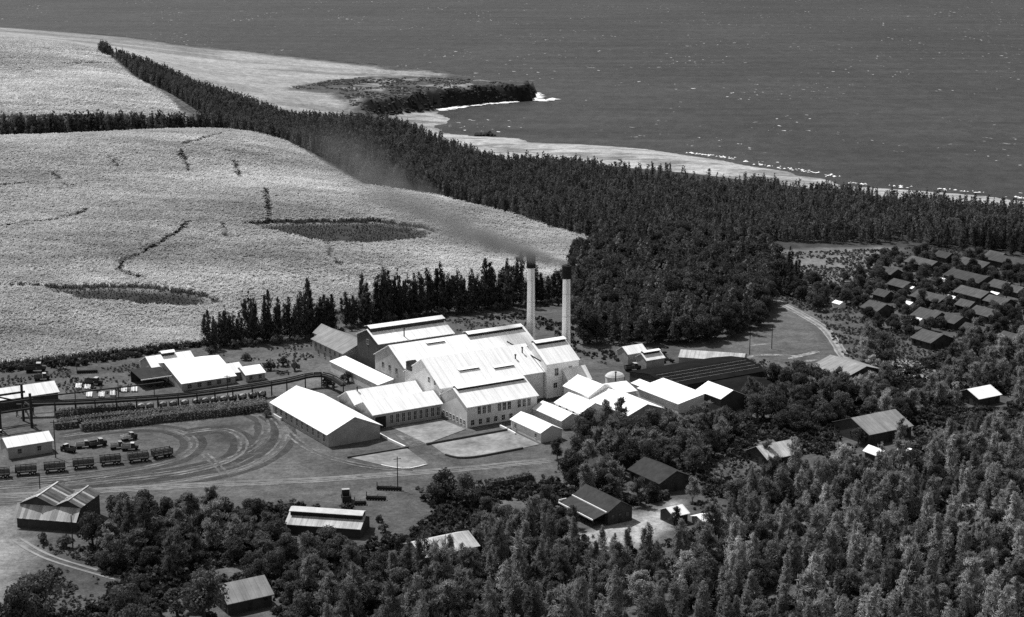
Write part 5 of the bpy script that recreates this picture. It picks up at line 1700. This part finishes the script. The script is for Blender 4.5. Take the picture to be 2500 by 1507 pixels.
# single trees and bushes
for px, py, k, s, t in ((1085, 1222, 'broad_dark', 1.05, 'round dense tree by the road below the concrete pads'), (1140, 1240, 'broad', 1.0, 'second round tree beside the road below the pads'), (1190, 1262, 'broad', .6, 'smaller tree right of the two round roadside trees'),
                        (1330, 1240, 'broad', .6, 'young tree left of the house with white gutters'), (1360, 1120, 'tall', .7, 'tall tree at the right end of the pads'), (1480, 1040, 'tall', .85, 'tree before the white mill sheds'),
                        (1170, 1300, 'broad', .6, 'tree beside the half-buried cottage'), (985, 1350, 'broad_dark', .5, 'small dark tree left of the half-buried cottage'), (600, 1010, 'bush', 1.0, 'round bush at the end of the middle hedge'),
                        (105, 1327, 'bush', 1.2, 'round bush below the barn, the left one'), (160, 1340, 'bush', 1.3, 'round bush below the barn, the right one'), (250, 1390, 'broad_dark', .5, 'low dark tree over the track below the barn'),
                        (650, 1018, 'bush', .9, 'bush at the back corner of the warehouse'), (700, 1020, 'bush', 1.1, 'bush against the left wall of the warehouse'), (690, 895, 'bush', 1.3, 'bush right of the left sheds'), (720, 905, 'bush', 1.1, 'bush by the end of the elevated track'),
                        (660, 905, 'bush', 1.2, 'bush beside the small separate white shed'), (600, 880, 'bush', 1.2, 'bush behind the small separate white shed'), (850, 935, 'bush', 1.4, 'bush in the gap beside the narrow white shed'), (800, 945, 'bush', 1.5, 'bush behind the warehouse ridge'),
                        (1560, 1235, 'tall', .7, 'feathery tree between the dark-roofed houses'), (1590, 1225, 'broad_dark', .55, 'dark tree against the large dark-roofed house'), (1690, 1225, 'tall', .7, 'feathery tree right of the large dark-roofed house'), (1400, 1290, 'tall', .65, 'feathery tree before the porch with white gutters'), (1370, 1275, 'broad', .5, 'low tree at the back corner of the white-guttered porch'), (1470, 1335, 'feather', .6, 'pointed tree at the front of the pale clearing'), (1500, 1350, 'feather', .55, 'second pointed tree at the front of the pale clearing'), (1535, 1345, 'feather', .6, 'third pointed tree at the front of the pale clearing'), (1650, 1285, 'tall', .5, 'small feathery tree by the white-roofed hut'), (1870, 1130, 'tall', .6, 'feathery tree in front of the pale streaked roof'), (1935, 1125, 'tall_pale', .6, 'pale feathery tree right of the pale streaked roof'), (2200, 1085, 'tall', .7, 'feathery tree right of the lone grey-roofed house'), (2095, 1085, 'broad_dark', .6, 'dark tree at the gable of the lone grey-roofed house'),
                        (940, 1300, 'bush', 1.0, 'bush on the slope right of the patched shed'), (1045, 1303, 'bush', .8, 'bush above the half-buried cottage'), (925, 1275, 'bush', .7, 'small bush near the gable of the patched shed')):
    x, y = at(px, py, 0)
    tree(k, x, y, s, t, None, 'bush' if k == 'bush' else 'tree', 'bush' if k == 'bush' else ('slender_tree' if k[:4] in ('tall', 'feat') else None))
Pb = opened(clear(scatter(GL([(60, 1390), (180, 1400), (300, 1430), (420, 1450), (520, 1480), (560, 1600), (-60, 1600), (0, 1500)]), 6.0, 33, .45, (14, .42))))
for x, y in Pb:
    tree(random.choice(['bush', 'broad', 'bush']), x, y, random.uniform(.4, .6) if random.random() < .5 else 1.3, 'bushy growth in the bottom left corner', 'bushes and small trees at the bottom left')
print('trees', n1, n2, n3, n4, n5, n6, n7, len(Pg), len(wb_line), len(Pb))
# undergrowth: low shrubs in the rough ground, in the hollows of the cane field and along the field edge
SHRUB = []
for k in range(3):
    c, _ = broad_crown(260 + k, 1.5, 1.3, 6, 90, .42)
    c.materials.append(MATS['shrub'])
    SHRUB.append(c)
instancer('undergrowth', opened(clear(scatter(GL([(700, 1240), (1010, 1225), (1360, 1180), (1500, 1060), (1800, 1040), (1830, 920), (2080, 940), (2500, 800), (2560, 660), (2600, 1600), (-100, 1600), (60, 1440), (300, 1330), (520, 1260)]), 1.9, 34, .5, (18, .4)), .5)), SHRUB, .4, 1.5, 'low dark undergrowth between the trees')
TUFT = []
for k in range(3):
    c, _ = broad_crown(270 + k, .6, .7, 4, 36, .3)
    c.materials.append(MATS['tuft'])
    TUFT.append(c)
rough_land = GL([(-60, 1330), (200, 1310), (700, 1225), (860, 1215), (1010, 1195), (1340, 1160), (1500, 1060), (1830, 880), (2080, 900), (2000, 780), (1880, 720), (1880, 620), (2300, 605), (2560, 640), (2600, 1600), (-100, 1600)])
instancer('weeds', opened(clear(scatter(rough_land, 1.7, 42, .5, (8, .42)), .3)), TUFT, .5, 1.5, 'rough weeds and grass tufts on the open ground')
yard_edge = GL([(-60, 930), (330, 890), (700, 850), (860, 800), (1300, 770), (1390, 840), (1480, 890), (1400, 880), (1300, 800), (900, 830), (700, 900), (330, 960), (-60, 985)])
instancer('weeds', clear(scatter(yard_edge, 1.8, 43, .5, (7, .47)), .4), TUFT, .4, 1.2, 'weeds around the back of the mill yard')
Ph = scatter(head_rock, 3.0, 52, .5, (16, .42))
RK = [rock_mesh('lava', 1, 70 + k, 1, .6, .4) for k in range(3)]
for r_ in RK: r_.materials.append(MATS['rock_grey'])
instancer('lava_lumps', Ph, RK, .5, 1.9, 'low grey lava lumps scattered over the headland')
instancer('undergrowth', scatter(pit_b, 1.3, 35, .5, (9, .3)), SHRUB, .14, .3, 'dark weeds in the lower hollow of the cane field')
instancer('undergrowth', scatter(pit_a, 1.3, 36, .5, (9, .3)), SHRUB, .14, .3, 'dark weeds in the long hollow of the cane field')
instancer('undergrowth', scatter(GL([(-100, 908), (0, 898), (200, 880), (340, 860), (505, 838), (505, 846), (340, 874), (200, 893), (0, 912), (-100, 925)]), 2.0, 37, .5), SHRUB, .5, 1.4, 'dark weeds along the lower edge of the cane field')
instancer('undergrowth', np.vstack([l + g.normal(0, 1.2, l.shape) for l in [smooth_line(d, 1.4) for d in ditches[:7]] for _ in range(2)]), SHRUB, .5, 1.3, 'dark scrub along the field ditches')
instancer('undergrowth', scatter(GL([(1060, 790), (1280, 765), (1390, 800), (1480, 860), (1640, 850), (1640, 890), (1450, 880), (1390, 850), (1300, 780), (1090, 800)]), 2.6, 38, .5, (10, .45)), SHRUB, .4, 1.0, 'scrub behind the mill roofs')

# ------------------------------------------------------------------ smoke
def smoke(u, v, top, k, label):
    m, N, L, o = newmat('smoke_%d' % k)
    tc = N.new('ShaderNodeTexCoord')
    sp = N.new('ShaderNodeSeparateXYZ')
    L.new(tc.outputs['Object'], sp.inputs[0])
    x, y, z = sp.outputs
    zc = mul(N, L, mul(N, L, mul(N, L, x, x), CURV), mul(N, L, x, SLOPE), 'ADD')
    zr = mul(N, L, z, zc, 'SUBTRACT')
    r2 = mul(N, L, mul(N, L, y, y), mul(N, L, zr, zr), 'ADD')
    r = mul(N, L, r2, .5, 'POWER')
    rad = mul(N, L, mul(N, L, mul(N, L, x, 0, 'MAXIMUM'), SPREAD), 1.6, 'ADD')
    rel = mul(N, L, r, rad, 'DIVIDE')
    ns = N.new('ShaderNodeTexNoise')
    ns.inputs['Scale'].default_value = .09
    ns.inputs['Detail'].default_value = 4
    ns.inputs['Roughness'].default_value = .6
    L.new(tc.outputs['Object'], ns.inputs['Vector'])
    nz = ramp(N, L, ns.outputs[0], ((.34, 0), (.62, 1)))
    fall = ramp(N, L, rel, ((.1, 1), (.95, 0)))
    den = mul(N, L, mul(N, L, fall, nz), mul(N, L, DENS, mul(N, L, rad, 1.6, 'POWER'), 'DIVIDE'))
    # the plume thins out to nothing before its end
    den = mul(N, L, den, ramp(N, L, mul(N, L, x, 1 / LEN), ((.55, 1), (.97, 0))))
    pv_ = N.new('ShaderNodeVolumePrincipled')
    pv_.inputs['Color'].default_value = (.28, .28, .28, 1)
    pv_.inputs['Anisotropy'].default_value = 0.2
    L.new(den, pv_.inputs['Density'])
    L.new(pv_.outputs[0], o.inputs['Volume'])
    V, F = [], []
    n, M_ = 14, 26
    for i in range(M_):
        xx = LEN * i / (M_ - 1)
        rr = 1.6 + SPREAD * xx
        for j in range(n):
            t = 2 * math.pi * j / n
            V.append((xx, rr * math.cos(t), CURV * xx * xx + SLOPE * xx + rr * math.sin(t)))
    for i in range(M_ - 1):
        for j in range(n):
            F.append((i * n + j, i * n + (j + 1) % n, (i + 1) * n + (j + 1) % n, (i + 1) * n + j))
    F.append(tuple(range(n)))
    F.append(tuple((M_ - 1) * n + j for j in range(n)))
    mb = MB()
    mb.add(V, F)
    x0, y0 = MILL.w(u, v)
    ob = mb.build('smoke', 'smoke_%d' % k, None, (x0, y0, top + .4), SM_ANG)
    tag(ob, label, kind='stuff')
LEN, SPREAD, CURV, SLOPE, DENS, SM_ANG = 122.0, .15, .0022, .06, 4.4, R(142)
smoke(106, 50.2, 41.2, 1, 'dark smoke drifting left from the left chimney')
smoke(104, 24, 42.2, 2, 'dark smoke drifting left from the right chimney')
